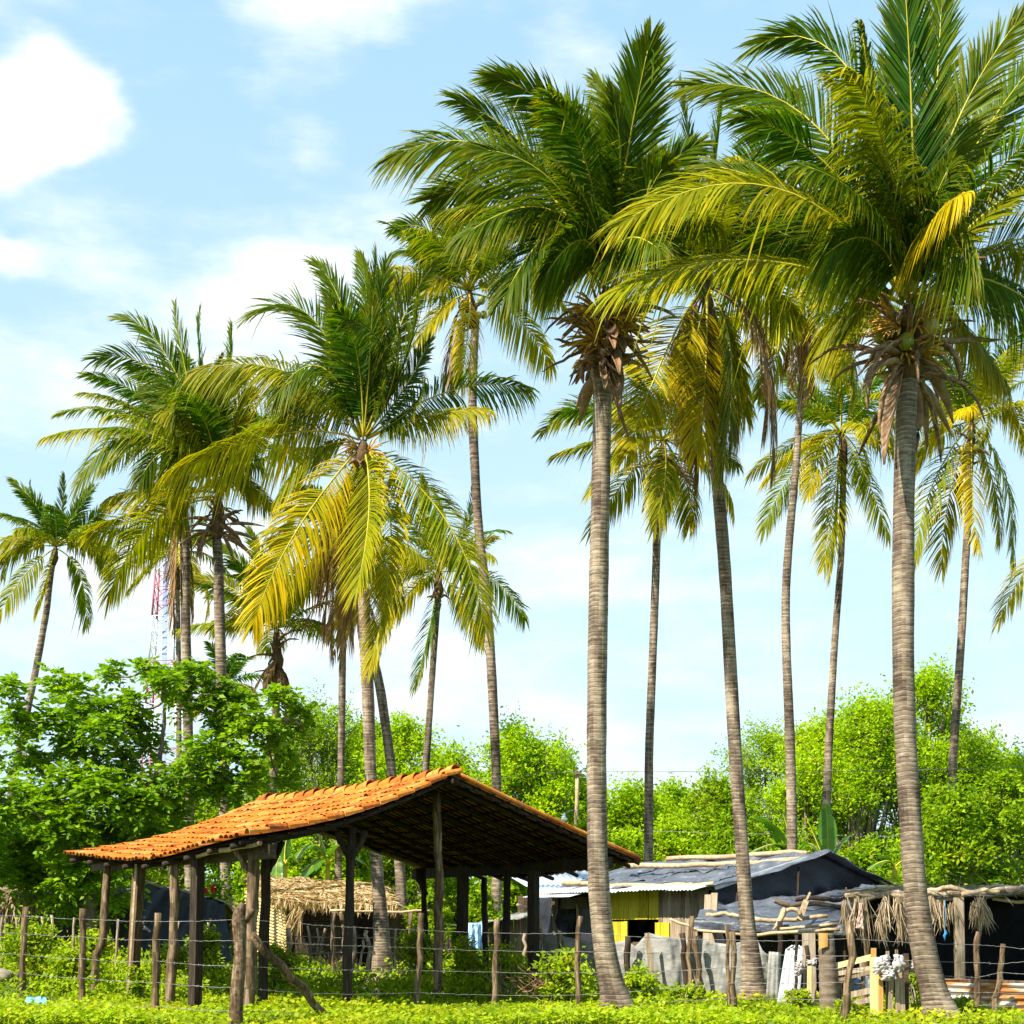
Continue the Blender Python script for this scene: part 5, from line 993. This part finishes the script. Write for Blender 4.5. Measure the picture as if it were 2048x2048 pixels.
    # lattice radio mast far behind
    r = thing('radio_mast', G(327, 140), 'red and white lattice radio mast far behind the leafy tree', 'radio mast')
    Yt = 140.0; hs = lambda y: (10 + 24 * (y - 1030) / 470)
    ys = np.linspace(1030, 1900, 30)
    secs = [(1030, 1147, 'whitepaint'), (1147, 1235, 'redpaint'), (1235, 1325, 'whitepaint'), (1325, 1412, 'redpaint'), (1412, 1500, 'whitepaint'), (1500, 1590, 'redpaint'), (1590, 1865, 'whitepaint')]
    cx = lambda y: 331 - (y - 1030) * .008
    for y0, y1, m in secs:
        mb = MB(); n = max(2, round((y1 - y0) / 28)); yy = np.linspace(y0, y1, n + 1)
        def cor(y, i): s = hs(y); return P(cx(y) + s * (1, 1, -1, -1)[i], y, Yt) + np.array([0, (1, -1, -1, 1)[i] * s * Yt / F, 0])
        for i in range(4):
            tube(mb, [cor(y0, i), cor(y1, i)], .10, 5)
            for a in range(n):
                tube(mb, [cor(yy[a], i), cor(yy[a + 1], (i + 1) % 4)], .04, 4); tube(mb, [cor(yy[a], i), cor(yy[a], (i + 1) % 4)], .035, 4)
        mb.build('lattice_section', M[m], r)
    mb = MB(); bar(mb, P(332, 1040, Yt - .6), P(322, 1860, Yt - .6), .42, .08, up=(0, 1, 0)); mb.build('cable_tray', M['bluetray'], r)
    for k, (px, Y, s) in enumerate(((8, 26, .2), (25, 26.3, .13), (3, 25.6, .11))):
        mb = MB(); th = np.linspace(0, np.pi, 7); o = G(px, Y + 3, s * .5 + .3); tube(mb, o + np.stack([-np.cos(th) * s, 0 * th, 0 * th], 1), np.maximum(.02, np.sin(th) * s * .7), 8, jag=.3); one('stone', M['stone'], mb, ['largest grey stone in the weeds at the far left edge', 'middle grey stone in the far-left weeds', 'smallest grey stone at the far left edge'][k], 'stone')
yard_scraps()

# ------------------------------------------------------------------ broadleaf trees, bushes, bananas
def lobes_px(px, top, hw, Y, zlow=.8, n=16, lob=.36, depth=.8):
    """crown lobes filling an uneven dome"""
    hx = hw / F * Y; ztop = E - (top - YH) / F * Y; zc = zlow + (ztop - zlow) * .56; hz = (ztop - zlow) * .5
    out = []
    for k in range(n):
        th = k * 2.39996 + R.random(); ph = R.uniform(-1, 1) if k % 3 else R.uniform(.2, 1); s = math.sqrt(max(0, 1 - ph * ph)) * R.uniform(.25, 1.0); r = lob * min(hx, hz) * R.uniform(.65, 1.35)
        out.append((np.array([(px - 1024) / F * Y + math.cos(th) * s * (hx - r * .6), Y + math.sin(th) * s * hx * depth, zc + ph * (hz - r * .6)]), r))
    return out
def leafy(name, label, cat, px, top, hw, Y, mat='leaf_b', n=5200, size=.24, zlow=.8, nl=16, lob=.36, trunk=True, group=None, aspect=.5, shift=0.0, feather=0.0, seed=1, up=.35, sprig=0):
    reseed(seed * 19 + 3)
    L_ = lobes_px(px, top, hw, Y, zlow, nl, lob)
    base = G(px + R.uniform(-.2, .2) * hw, Y, 0.0); root = thing(name, base, label, cat, group)
    w = np.array([r ** 2 for _, r in L_]); w /= w.sum(); idx = rng.choice(len(L_), n, p=w)
    C = np.array([c for c, _ in L_])[idx]; rr = np.array([r for _, r in L_])[idx]
    D = nrm(rng.normal(0, 1, (n, 3))); rad = rng.random(n) ** .45 * (1 + feather * np.abs(rng.normal(0, .5, n)))
    # inner twiggy clumping
    cl = nrm(rng.normal(0, 1, (len(L_) * 9, 3))); ci = rng.integers(0, 9, n) + idx * 9; D = nrm(D * .75 + cl[ci] * .8)
    ax = rng.uniform(.7, 1.4, (len(L_), 3)) * np.array([1, 1, .85]); bump = 1 + .42 * snoise((D[:, 0] * 2 + idx, D[:, 2] * 2, D[:, 1] * 2), seed, 1.5, 3); pos = C + D * (rr * rad * bump)[:, None] * ax[idx]
    pos[:, 2] = np.maximum(pos[:, 2], .1)
    mb = MB(); sp = []
    if sprig:                              # loose shoots standing out of the crown
        for c, r in L_:
            for _ in range(sprig):
                d = nrm(rng.normal(0, 1, 3) + np.array([0, 0, .85])); ln = r * rng.uniform(.35, 1.15); s0 = c + d * r * .75; m = 16
                sp.append(s0 + d * ln * rng.random((m, 1)) + rng.normal(0, .06, (m, 3)))
        sp = np.concatenate(sp); leaves(mb, sp, size * .8 * rng.uniform(.6, 1.2, len(sp)), aspect, up=up, var=np.clip(rng.normal(.62 + shift, .2, len(sp)), 0, 1), yel=0)
    leaves(mb, pos, size * rng.uniform(.55, 1.25, n), aspect, up=up, var=np.clip(rng.normal(.5 + shift, .27, n) + (rng.random(len(L_)) - .5)[idx] * .5, 0, 1), yel=np.clip(rng.normal(.05, .12, n) + (rng.random(len(L_)) < .15)[idx] * .2, 0, .6))
    mb.build('crown', M[mat], root)
    mb = MB(); zt = min(c[2] for c, _ in L_) + .5; zt = max(1.2, zt); fork = base + np.array([R.uniform(-.2, .2), 0, zt])
    tr = max(.05, hw / F * Y * .055)
    if trunk: tube(mb, wobble(base - Zv * .1, fork, 8, .05), np.linspace(tr * 1.3, tr, 8), 8, jag=.2)
    for c, r in L_:
        s = fork if trunk else base; m = (s + c) / 2 + np.array([0, 0, -.15 * abs(c[0] - s[0])]) + rng.normal(0, .1, 3)
        tube(mb, bez(s, m, c, 9), np.linspace(tr * .5, tr * .09, 9), 5, jag=.2)
        for _ in range(3):
            e = c + nrm(rng.normal(0, 1, 3)) * r * .9; tube(mb, bez(m * .3 + c * .7, (m * .2 + c * .8 + e) / 2 + rng.normal(0, .05, 3), e, 5), np.linspace(tr * .18, tr * .06, 5), 4)
    mb.build('trunk' if trunk else 'stems', M['bark'], root)
    return root
def woods():
    g = 'trees closing the view behind the huts'
    for k, (px, top, hw, Y, m, sh, lb) in enumerate((
        (640, 1425, 105, 62, 'leaf_d', .15, 'fine-leaved mid-green tree rising behind the left part of the tiled roof'), (560, 1520, 75, 58, 'leaf_d', 0, 'lower dark green tree at the left end of the tiled roof'),
        (740, 1478, 85, 66, 'leaf_b', -.1, 'green tree filling the gap around the centre-left palm stems'), (810, 1470, 85, 60, 'leaf_b', .1, 'bright tree with a small pointed top right of the centre-left palms'), (905, 1520, 85, 64, 'leaf_b', .15, 'bright green tree just behind the shed ridge end'),
        (1045, 1478, 105, 58, 'leaf_b', .22, 'brightest tree, standing around the utility pole top'), (1130, 1535, 75, 62, 'leaf_b', .1, 'tree half hidden by the windswept palm trunk, beside the utility pole'), (1235, 1585, 90, 58, 'leaf_b', 0, 'round green tree right of the windswept palm trunk'),
        (1335, 1592, 90, 60, 'leaf_b', .1, 'green tree in the dip of the skyline left of the leaning palm'), (1430, 1585, 85, 57, 'leaf_d', .1, 'darker tree right behind the leaning palm trunk'), (1530, 1480, 95, 66, 'leaf_d', .2, 'thin feathery tree showing sky through it at right centre'),
        (1640, 1470, 105, 60, 'leaf_b', .05, 'bright dense tree left of the nearest right trunk'), (1745, 1425, 125, 58, 'leaf_b', .12, 'large bright green tree behind the nearest right palm trunk'), (1850, 1372, 105, 60, 'leaf_b', .15, 'tallest bright tree with a pointed top right of the nearest right trunk'),
        (1950, 1500, 110, 62, 'leaf_d', .15, 'broad tree near the right edge below the drooping palm tips'), (2060, 1525, 110, 58, 'leaf_b', 0, 'tree cut off by the right edge of the picture'),
        (330, 1590, 120, 60, 'leaf_d', .1, 'tree mostly hidden behind the leafy tree at the left'), (460, 1600, 90, 62, 'leaf_d', .1, 'tree showing low between the leafy tree and the tiled roof'), (80, 1620, 140, 60, 'leaf_d', 0, 'tree far behind at the left edge'))):
        big = px > 1600 and px < 1900
        leafy('broadleaf_tree', lb, 'tree', px, top, int(hw * 1.4), Y, m, n=int(13000 + hw * 120), size=.175 if k not in (0, 10) else .14, zlow=.1, nl=44 + hw // 7, lob=.25, group=g, shift=sh, feather=.6 if k in (0, 10) else .4, seed=100 + k, up=.42, sprig=6)
    g = 'bushes behind the huts'
    for k, (px, top, hw, Y, m, sz, lb) in enumerate((
        (1170, 1660, 60, 50, 'leaf_b', .2, 'bush under the lamp between the shed gable and the windswept palm'), (1260, 1668, 60, 49, 'leaf_b', .22, 'bright bush above the left end of the black plastic roof'), (1350, 1655, 65, 50, 'leaf_b', .2, 'bush behind the ridge poles of the black roof'), (1445, 1670, 55, 47, 'leaf_d', .2, 'bush just right of the leaning palm above the black roof'),
        (1740, 1700, 60, 44, 'leaf_d', .2, 'dark bush behind the black gable roof'), (1900, 1600, 105, 38, 'leaf_d', .2, 'big glossy bush right of the nearest right palm trunk'), (2010, 1560, 80, 39, 'leaf_d', .2, 'tall bush at the right edge above the shelter'), (1830, 1660, 50, 40, 'leaf_b', .18, 'small yellow-green bush touching the nearest right trunk'),
        (600, 1690, 55, 52, 'leaf_b', .22, 'bush seen under the tiled roof left of the thin palm stem'), (700, 1670, 60, 55, 'leaf_b', .22, 'bright bush seen under the tiled roof beside the thick palm stem'), (800, 1690, 60, 50, 'leaf_d', .2, 'dark bush seen under the roof right of the thick palm stem'), (900, 1755, 60, 46, 'leaf_d', .2, 'dark bush between the square shed posts'), (1010, 1765, 50, 46, 'leaf_b', .2, 'yellow-green bush between the two right shed posts'), (505, 1720, 45, 50, 'leaf_b', .2, 'bush under the roof by the forked posts'),
        (860, 1790, 45, 41, 'leaf_d', .16, 'dark shrub growing over the right end of the thatched hut'), (960, 1790, 40, 41, 'leaf_d', .16, 'shrub above the pale blue washing'), (250, 1690, 80, 46, 'leaf_d', .2, 'dark shrub behind the far left end of the shed'))):
        leafy('bush', lb, 'bush', px, top, hw, Y, m, n=int(6000 + hw * 60), size=sz * .8, zlow=.05, nl=24, lob=.34, trunk=False, group=g, shift=-.02, feather=.35, seed=200 + k, up=.42, sprig=3)
woods()

def big_left_tree():
    reseed(301); Y = 35.0
    base = G(185, Y, 0); root = thing('leafy_tree', base, 'big leafy tree with glossy feathered leaves overhanging the left end of the shed', 'tree')
    # clumps of foliage: (x, y, radius px) placed where the crown is full, with open sky between
    cl = [(30, 1440, 60), (20, 1380, 45), (60, 1520, 60), (130, 1370, 62), (110, 1440, 60), (180, 1410, 55), (75, 1600, 75), (150, 1500, 65), (205, 1460, 60), (240, 1420, 48), (225, 1345, 20), (270, 1450, 48), (300, 1335, 32), (330, 1365, 30), (365, 1400, 40), (350, 1350, 25),
          (395, 1340, 32), (405, 1420, 40), (440, 1380, 40), (470, 1400, 50), (500, 1440, 55), (450, 1470, 55), (545, 1465, 45), (585, 1440, 38), (600, 1420, 22), (560, 1390, 18), (550, 1510, 35), (480, 1520, 50), (410, 1500, 55), (430, 1560, 60), (360, 1560, 55), (300, 1490, 45), (250, 1530, 60),
          (210, 1580, 65), (150, 1580, 60), (20, 1690, 75), (90, 1690, 70), (150, 1660, 65), (220, 1660, 60), (280, 1610, 55), (340, 1620, 50), (60, 1760, 60), (140, 1740, 60), (200, 1730, 50), (-40, 1500, 70), (-40, 1620, 80), (-50, 1740, 70), (500, 1570, 40), (560, 1560, 30), (120, 1800, 45), (240, 1790, 40), (300, 1680, 45), (190, 1800, 40), (260, 1400, 22)]
    fork = P(178, 1790, Y); limbs = [(fork, P(120, 1610, Y), P(40, 1500, Y + .6)), (fork, P(170, 1640, Y), P(130, 1450, Y + .3)), (fork, P(225, 1660, Y), P(300, 1560, Y - .6)), (P(300, 1560, Y - .6), P(345, 1530, Y - .5), P(430, 1480, Y)), (P(300, 1560, Y - .6), P(318, 1530, Y), P(330, 1400, Y)),
            (P(150, 1560, Y), P(210, 1470, Y), P(160, 1440, Y + .2)), (P(250, 1530, Y), P(215, 1470, Y), P(170, 1445, Y)), (P(430, 1480, Y), P(500, 1450, Y), P(590, 1440, Y)), (fork, P(110, 1660, Y - 1), P(0, 1600, Y - 1.2)), (P(330, 1400, Y), P(322, 1370, Y), P(300, 1335, Y))]
    mb = MB(); tube(mb, wobble(base - Zv * .15, fork, 9, .03), np.linspace(.26, .19, 9), 10, jag=.2); trunk_ob = mb.build('trunk', M['bark'], root)
    ends = []
    for a, m, c in limbs:
        b = MB(); cv = bez(a, m, c, 14); ends.append(cv); tube(b, cv + rng.normal(0, .02, cv.shape), np.linspace(.085, .035, 14), 7, jag=.25); b.build('limb', M['bark'], trunk_ob)
    allp = np.concatenate(ends); tw = MB(); mb = MB(); LP, LD, LN, LV = [], [], [], []; TW = []
    for x, y, r in cl:
        rw = r / F * Y; rw *= .88 if y > 1530 else .66; c = P(x, y, Y + R.uniform(-1.2, 1.0)); nro = max(5, int((r / 13) ** 2 * (.80 if y > 1530 else .56))); s = allp[np.argmin(np.linalg.norm(allp - c, axis=1))]
        tw = MB(); TW.append(tw)
        tube(tw, bez(s, (s + c) / 2 + np.array([0, 0, -.12]) + rng.normal(0, .06, 3), c, 7), np.linspace(.034, .014, 7), 5)
        shade = R.uniform(-.12, .12)
        for _ in range(nro):
            o = c + nrm(rng.normal(0, 1, 3) + [0, 0, .25]) * rw * R.random() ** .5 * np.array([1, 1.1, .85]); 
            if R.random() < .25: tube(tw, bez(c, (c + o) / 2 + rng.normal(0, .04, 3), o, 4), [.012, .010, .008, .005], 3)
            k = R.randint(6, 9)
            for q in range(k):                          # one rosette of feathered leaves
                az = q * 6.283 / k + R.random(); el = R.uniform(-.7, 1.0); L_ = R.uniform(.30, .50)
                d = np.array([math.cos(az) * math.cos(el), math.sin(az) * math.cos(el), math.sin(el)]); sd = nrm(np.cross(d, Zv))
                for t in (.30, .48, .66, .84):
                    p = o + d * L_ * t - Zv * (.22 * L_ * t * t * 2)
                    for sg in (-1, 1): LP.append(p); LD.append(nrm(d * .55 + sd * sg + Zv * R.uniform(-.35, .05))); LV.append(.58 + shade + R.uniform(-.3, .3))
                LP.append(o + d * L_ * .95 - Zv * (.4 * L_)); LD.append(nrm(d - Zv * .4)); LV.append(.5 + shade)
    LP, LD = np.array(LP), np.array(LD); n = len(LP)
    leaves(mb, LP, .18 * rng.uniform(.75, 1.2, n), .5, up=.5, d=LD, var=np.clip(LV, 0, 1), yel=np.clip(rng.normal(.04, .1, n), 0, .5))
    cr = mb.build('crown', M['leaf_a'], root); [t.build('twig', M['bark'], cr) for t in TW]
big_left_tree()

def banana(label, px, Y, leafs, seed, ground=True):
    reseed(seed); root = thing('banana_plant', G(px, Y, 0), label, 'banana plant')
    lo = min(y for _, _, _, y, *_ in leafs); c0 = G(px, Y, max(.4, E - (1710 - YH) / F * Y - .3))
    mb = MB(); tube(mb, wobble(G(px, Y, -.1), c0, 6, .02), np.linspace(.11, .07, 6), 9); mb.build('stem', M['rachis'], root)
    for (mx, my, tx, ty, w, dz) in leafs:
        cv, L_ = resample(bez(c0, P(mx, my, Y + dz * .5), P(tx, ty, Y + dz)), 26); T = nrm(np.gradient(cv, axis=0)); t = np.linspace(0, 1, 26)
        o = nrm(np.array([cv[-1][0] - cv[0][0], cv[-1][1] - cv[0][1] - .3, 0])); N = nrm(Zv * np.sqrt(np.clip(1 - T[:, 2:3] ** 2, 0, 1)) - o * T[:, 2:3]); S = nrm(np.cross(T, N))
        wd = w * np.clip(np.interp(t, [0, .16, .28, .6, .9, 1], [.03, .05, .8, 1, .6, .04]), .01, 1)
        mb = MB()
        for sg in (-1, 1):
            k = 0
            while k < 25:                               # the blade is torn into strips
                n = min(25 - k, R.randint(2, 5)); ii = np.arange(k, k + n + 1); dr = R.uniform(.05, .5)
                rows = []
                for f in (0, .5, 1.0):
                    rows.append(cv[ii] + sg * S[ii] * (wd[ii] * f)[:, None] + N[ii] * (.15 * wd[ii] * f)[:, None] - Zv * (dr * wd[ii] * f * f)[:, None] + T[ii] * (.25 * wd[ii] * f)[:, None])
                V = np.concatenate(rows); m = n + 1; q = []
                for rr in range(2):
                    for a in range(n): q.append([rr * m + a, rr * m + a + 1, (rr + 1) * m + a + 1, (rr + 1) * m + a])
                mb.add(V, quads=q, var=R.random()); k += n if R.random() < .35 else n
        tube(mb, cv, np.linspace(.03, .008, 26), 5, mi=1); mb.build('leaf', [M['banana'], M['rachis']], root)
def far_woods():
    reseed(450); mb = MB(); n = 26000; x = rng.uniform(-45, 45, n); Y = rng.uniform(84, 100, n); top = 7.2 + 1.3 * snoise((x * .25,), 4, 1.0, 3) + .8 * snoise((x * .9,), 6, 1.0, 3)
    leaves(mb, np.stack([x, Y, .2 + top * rng.random(n) ** .7], 1), rng.uniform(.3, .55, n), .55, up=.35, var=np.clip(rng.normal(.5, .22, n) + .2 * snoise((x, Y), 9, .5, 2), 0, 1))
    mb.build('far_woods', M['leaf_d'], kind='stuff', label='far belt of green woodland behind the trees', category='woodland')
far_woods()
def bananas():
    banana('banana plant with one upright broad leaf behind the black plastic roof', 1655, 41, [(1655, 1660, 1650, 1606, .26, 0), (1632, 1680, 1612, 1632, .24, .3), (1680, 1690, 1700, 1670, .2, .5)], 401)
    banana('banana plant with arching torn leaves left of the broad upright leaf', 1585, 42, [(1550, 1660, 1505, 1632, .30, -.3), (1560, 1690, 1500, 1706, .26, 0), (1570, 1640, 1550, 1615, .26, .3), (1610, 1688, 1640, 1706, .25, -.2)], 402)
    banana('banana plant with bright leaves seen under the tiled roof', 655, 48, [(625, 1690, 590, 1720, .42, -.3), (640, 1680, 620, 1660, .4, .2), (680, 1690, 715, 1690, .42, -.3), (700, 1710, 740, 1740, .4, .3), (640, 1720, 600, 1760, .4, -.5)], 403)
    banana('small banana plant with a drooping yellow leaf beside the forked posts', 570, 46, [(556, 1720, 553, 1765, .22, -.4), (585, 1715, 605, 1740, .22, .2), (570, 1700, 575, 1670, .2, .2)], 404)
    banana('low banana-like plant with pale ribbed leaves behind the black gable', 1790, 38, [(1770, 1722, 1735, 1740, .2, -.3), (1765, 1712, 1740, 1712, .2, 0), (1820, 1720, 1850, 1745, .2, -.2)], 405)
bananas()

# ------------------------------------------------------------------ weeds and grass
def weeds():
    reseed(501)
    def scatter(n, x0, x1, y0, y1): return rng.uniform(x0, x1, n), rng.uniform(y0, y1, n)
    # low leafy cover of the foreground
    mb = MB(); n = 15000; Y = 19.6 + 9.5 * rng.random(n) ** 1.2; X = rng.uniform(-1.15, 1.15, n) * (1024 / F * Y)
    patch = snoise((X, Y), 3, .9, 3); pxx = X / Y * F + 1024; strip = (np.abs(Y - 25.3 - .3 * np.sin(X * 2)) < .55) & (pxx > 560) & (pxx < 1010); keep = (rng.random(n) < .72 + .75 * patch) & ~(strip & (rng.random(n) < .85)); X, Y, patch = X[keep], Y[keep], patch[keep]; n = len(X)
    h = np.clip(.09 + .06 * patch + rng.normal(0, .03, n), .03, .3) * np.clip((29.5 - Y) / 4, .6, 1.0); k = 8
    px = np.repeat(X, k) + rng.normal(0, .055, n * k); py = np.repeat(Y, k) + rng.normal(0, .055, n * k); pz = np.repeat(h, k) * rng.uniform(.25, 1.15, n * k)
    d = nrm(np.stack([rng.normal(0, 1, n * k), rng.normal(0, 1, n * k), rng.uniform(-.25, .55, n * k)], 1))
    leaves(mb, np.stack([px, py, pz + gz(px, py) * .9 - .01], 1), rng.uniform(.045, .105, n * k), .62, up=.55, d=d, var=np.clip(np.repeat(rng.normal(.5, .2, n) + .25 * patch, k) + rng.normal(0, .12, n * k), 0, 1), yel=np.clip(rng.normal(.06, .15, n * k) + np.repeat(np.clip(.5 * snoise((X, Y), 21, .6, 3), 0, .45), k), 0, .8))
    mb.build('ground_cover', M['weed'], kind='stuff', label='bright green leafy ground cover across the foreground', category='ground cover')
    # grass blades
    mb = MB(); n = 34000; Y = 19.5 + 8 * rng.random(n) ** 1.3; X = rng.uniform(-1.15, 1.15, n) * (1024 / F * Y); k2 = snoise((X, Y), 8, .8, 3); w = rng.random(n) < .55 + .7 * k2; X, Y = X[w], Y[w]; n = len(X)
    B = np.stack([X, Y, gz(X, Y) * .9 - .03], 1); L_ = rng.uniform(.07, .20, n)[:, None]; D = nrm(np.stack([rng.normal(0, .4, n), rng.normal(0, .4, n), np.ones(n)], 1)); W = nrm(np.cross(D, rng.normal(0, 1, (n, 3)))) * .006
    V = np.stack([B - W, B + W, B + D * L_ * .55 + W * .8, B + D * L_ * .55 - W * .8, B + D * L_ + rng.normal(0, .03, (n, 3))], 1); o = np.arange(n)[:, None] * 5
    mb.add(V.reshape(-1, 3), quads=o + np.array([0, 1, 2, 3]), tris=o + np.array([3, 2, 4]), yel=.22); mb.build('grass', M['weed'], kind='stuff', label='short grass blades between the leafy weeds', category='grass')
    # taller undergrowth beneath and behind the shed
    mb = MB(); n = 9000; Y = rng.uniform(26.0, 44, n); X = rng.uniform(-1.1, 1.1, n) * (1024 / F * Y); px_ = X / Y * F + 1024
    patch = snoise((X * .9, Y * .6), 12, .8, 3); tall = np.interp(px_, [-100, 60, 240, 330, 470, 520, 620, 760, 800, 950, 1100, 1200, 1300, 1500, 2200], [1.0, .95, .75, .6, .7, .72, .45, .30, .5, .6, .7, .75, .5, .25, .2]) * np.interp(Y, [26, 28, 31, 44], [.35, .7, 1.0, 1.0])
    bare = (px_ > 640) & (px_ < 900) & (Y > 33) & (rng.random(n) < .8)
    keep = (rng.random(n) < .65 + .6 * patch) & ~bare & ~((px_ > 1420) & (Y > 26.3)); X, Y, patch, tall = X[keep], Y[keep], patch[keep], tall[keep]; n = len(X); k = 16
    h = np.clip(tall * (.75 + .35 * patch) + rng.normal(0, .10, n), .08, 1.3)
    px = np.repeat(X, k) + rng.normal(0, .16, n * k); py = np.repeat(Y, k) + rng.normal(0, .16, n * k); pz = np.repeat(h, k) * rng.random(n * k) ** .6 + .02
    leaves(mb, np.stack([px, py, pz], 1), rng.uniform(.05, .15, n * k), .55, up=.45, var=np.clip(np.repeat(rng.normal(.40, .2, n) + .2 * patch, k) + rng.normal(0, .14, n * k), 0, 1), yel=np.clip(rng.normal(.03, .12, n * k), 0, .6))
    mb.build('undergrowth', M['weed'], kind='stuff', label='waist-high weeds growing under and behind the shed', category='weeds')
    g = 'leafy weeds standing out of the undergrowth'
    for k, (px, top, hw, Y, lb, sz) in enumerate(((60, 1860, 70, 28.5, 'broad weed clump behind the first fence stake at the far left', .10), (150, 1905, 55, 27.5, 'weed clump with long leaves behind the second fence stake', .12), (270, 1935, 22, 25.6, 'climbing weed round the split shed post at the left', .09),
        (410, 1862, 40, 29.5, 'yellow-green shrub between the square dark post and the corner post', .11), (556, 1890, 42, 29.5, 'feathery weed clump right behind the leaning brace', .08), (735, 1995, 28, 23.6, 'pale seedling plant in front of the forked middle post', .11), (830, 1870, 40, 31, 'weed clump with small flowers left of the ridge post', .09),
        (1130, 1900, 62, 25.2, 'tall weed clump just left of the windswept palm base', .10), (1280, 1940, 45, 25.0, 'feathery weed clump right of the windswept palm base', .08), (1385, 1975, 45, 24.6, 'weed patch at the foot of the cloth fence stakes', .08), (1840, 1935, 35, 22.0, 'weeds in front of the nearest right palm base', .07), (1925, 1998, 26, 21.7, 'weeds growing up the rusty corrugated fence', .055),
        (1600, 1985, 40, 23.2, 'low weeds in front of the zinc sheet', .07), (1690, 2000, 30, 21.8, 'weeds before the board gate', .07), (935, 1880, 45, 30, 'weeds between the ridge post and the square post', .09), (1010, 1900, 40, 27.5, 'weeds at the foot of the square shed posts', .09), (180, 1870, 60, 31, 'dark weeds between the leafy tree and the shed end', .11), (340, 1895, 50, 28.5, 'weeds under the eave by the rough round post', .10))):
        leafy('weed_clump', lb, 'weeds', px, top, hw, Y, 'weed', n=int(900 + hw * 28), size=sz, zlow=.0, nl=14, lob=.42, trunk=False, group=g, shift=-.02, feather=.6, seed=600 + k, up=.45)
    r = thing('flowering_shrub', G(415, 39, 0), 'shrub with red flowers beside the right stem of the pair of palms', 'shrub')
    mb = MB(); n = 700; c = P(428, 1785, 38.5); pos = c + rng.normal(0, .28, (n, 3)); leaves(mb, pos, .13, .5); mb.build('foliage', M['leaf_d'], r)
    
    for q in range(9):
        mb = MB(); pos = np.repeat((P(412, 1780, 38.0) + rng.normal(0, .13, 3))[None], 7, 0); leaves(mb, pos, .11, .8); mb.build('flower', M['red'], r)
    mb = MB(); stick(mb, G(428, 38.5, -.1), c, .03); mb.build('stem', M['bark'], r)
weeds()
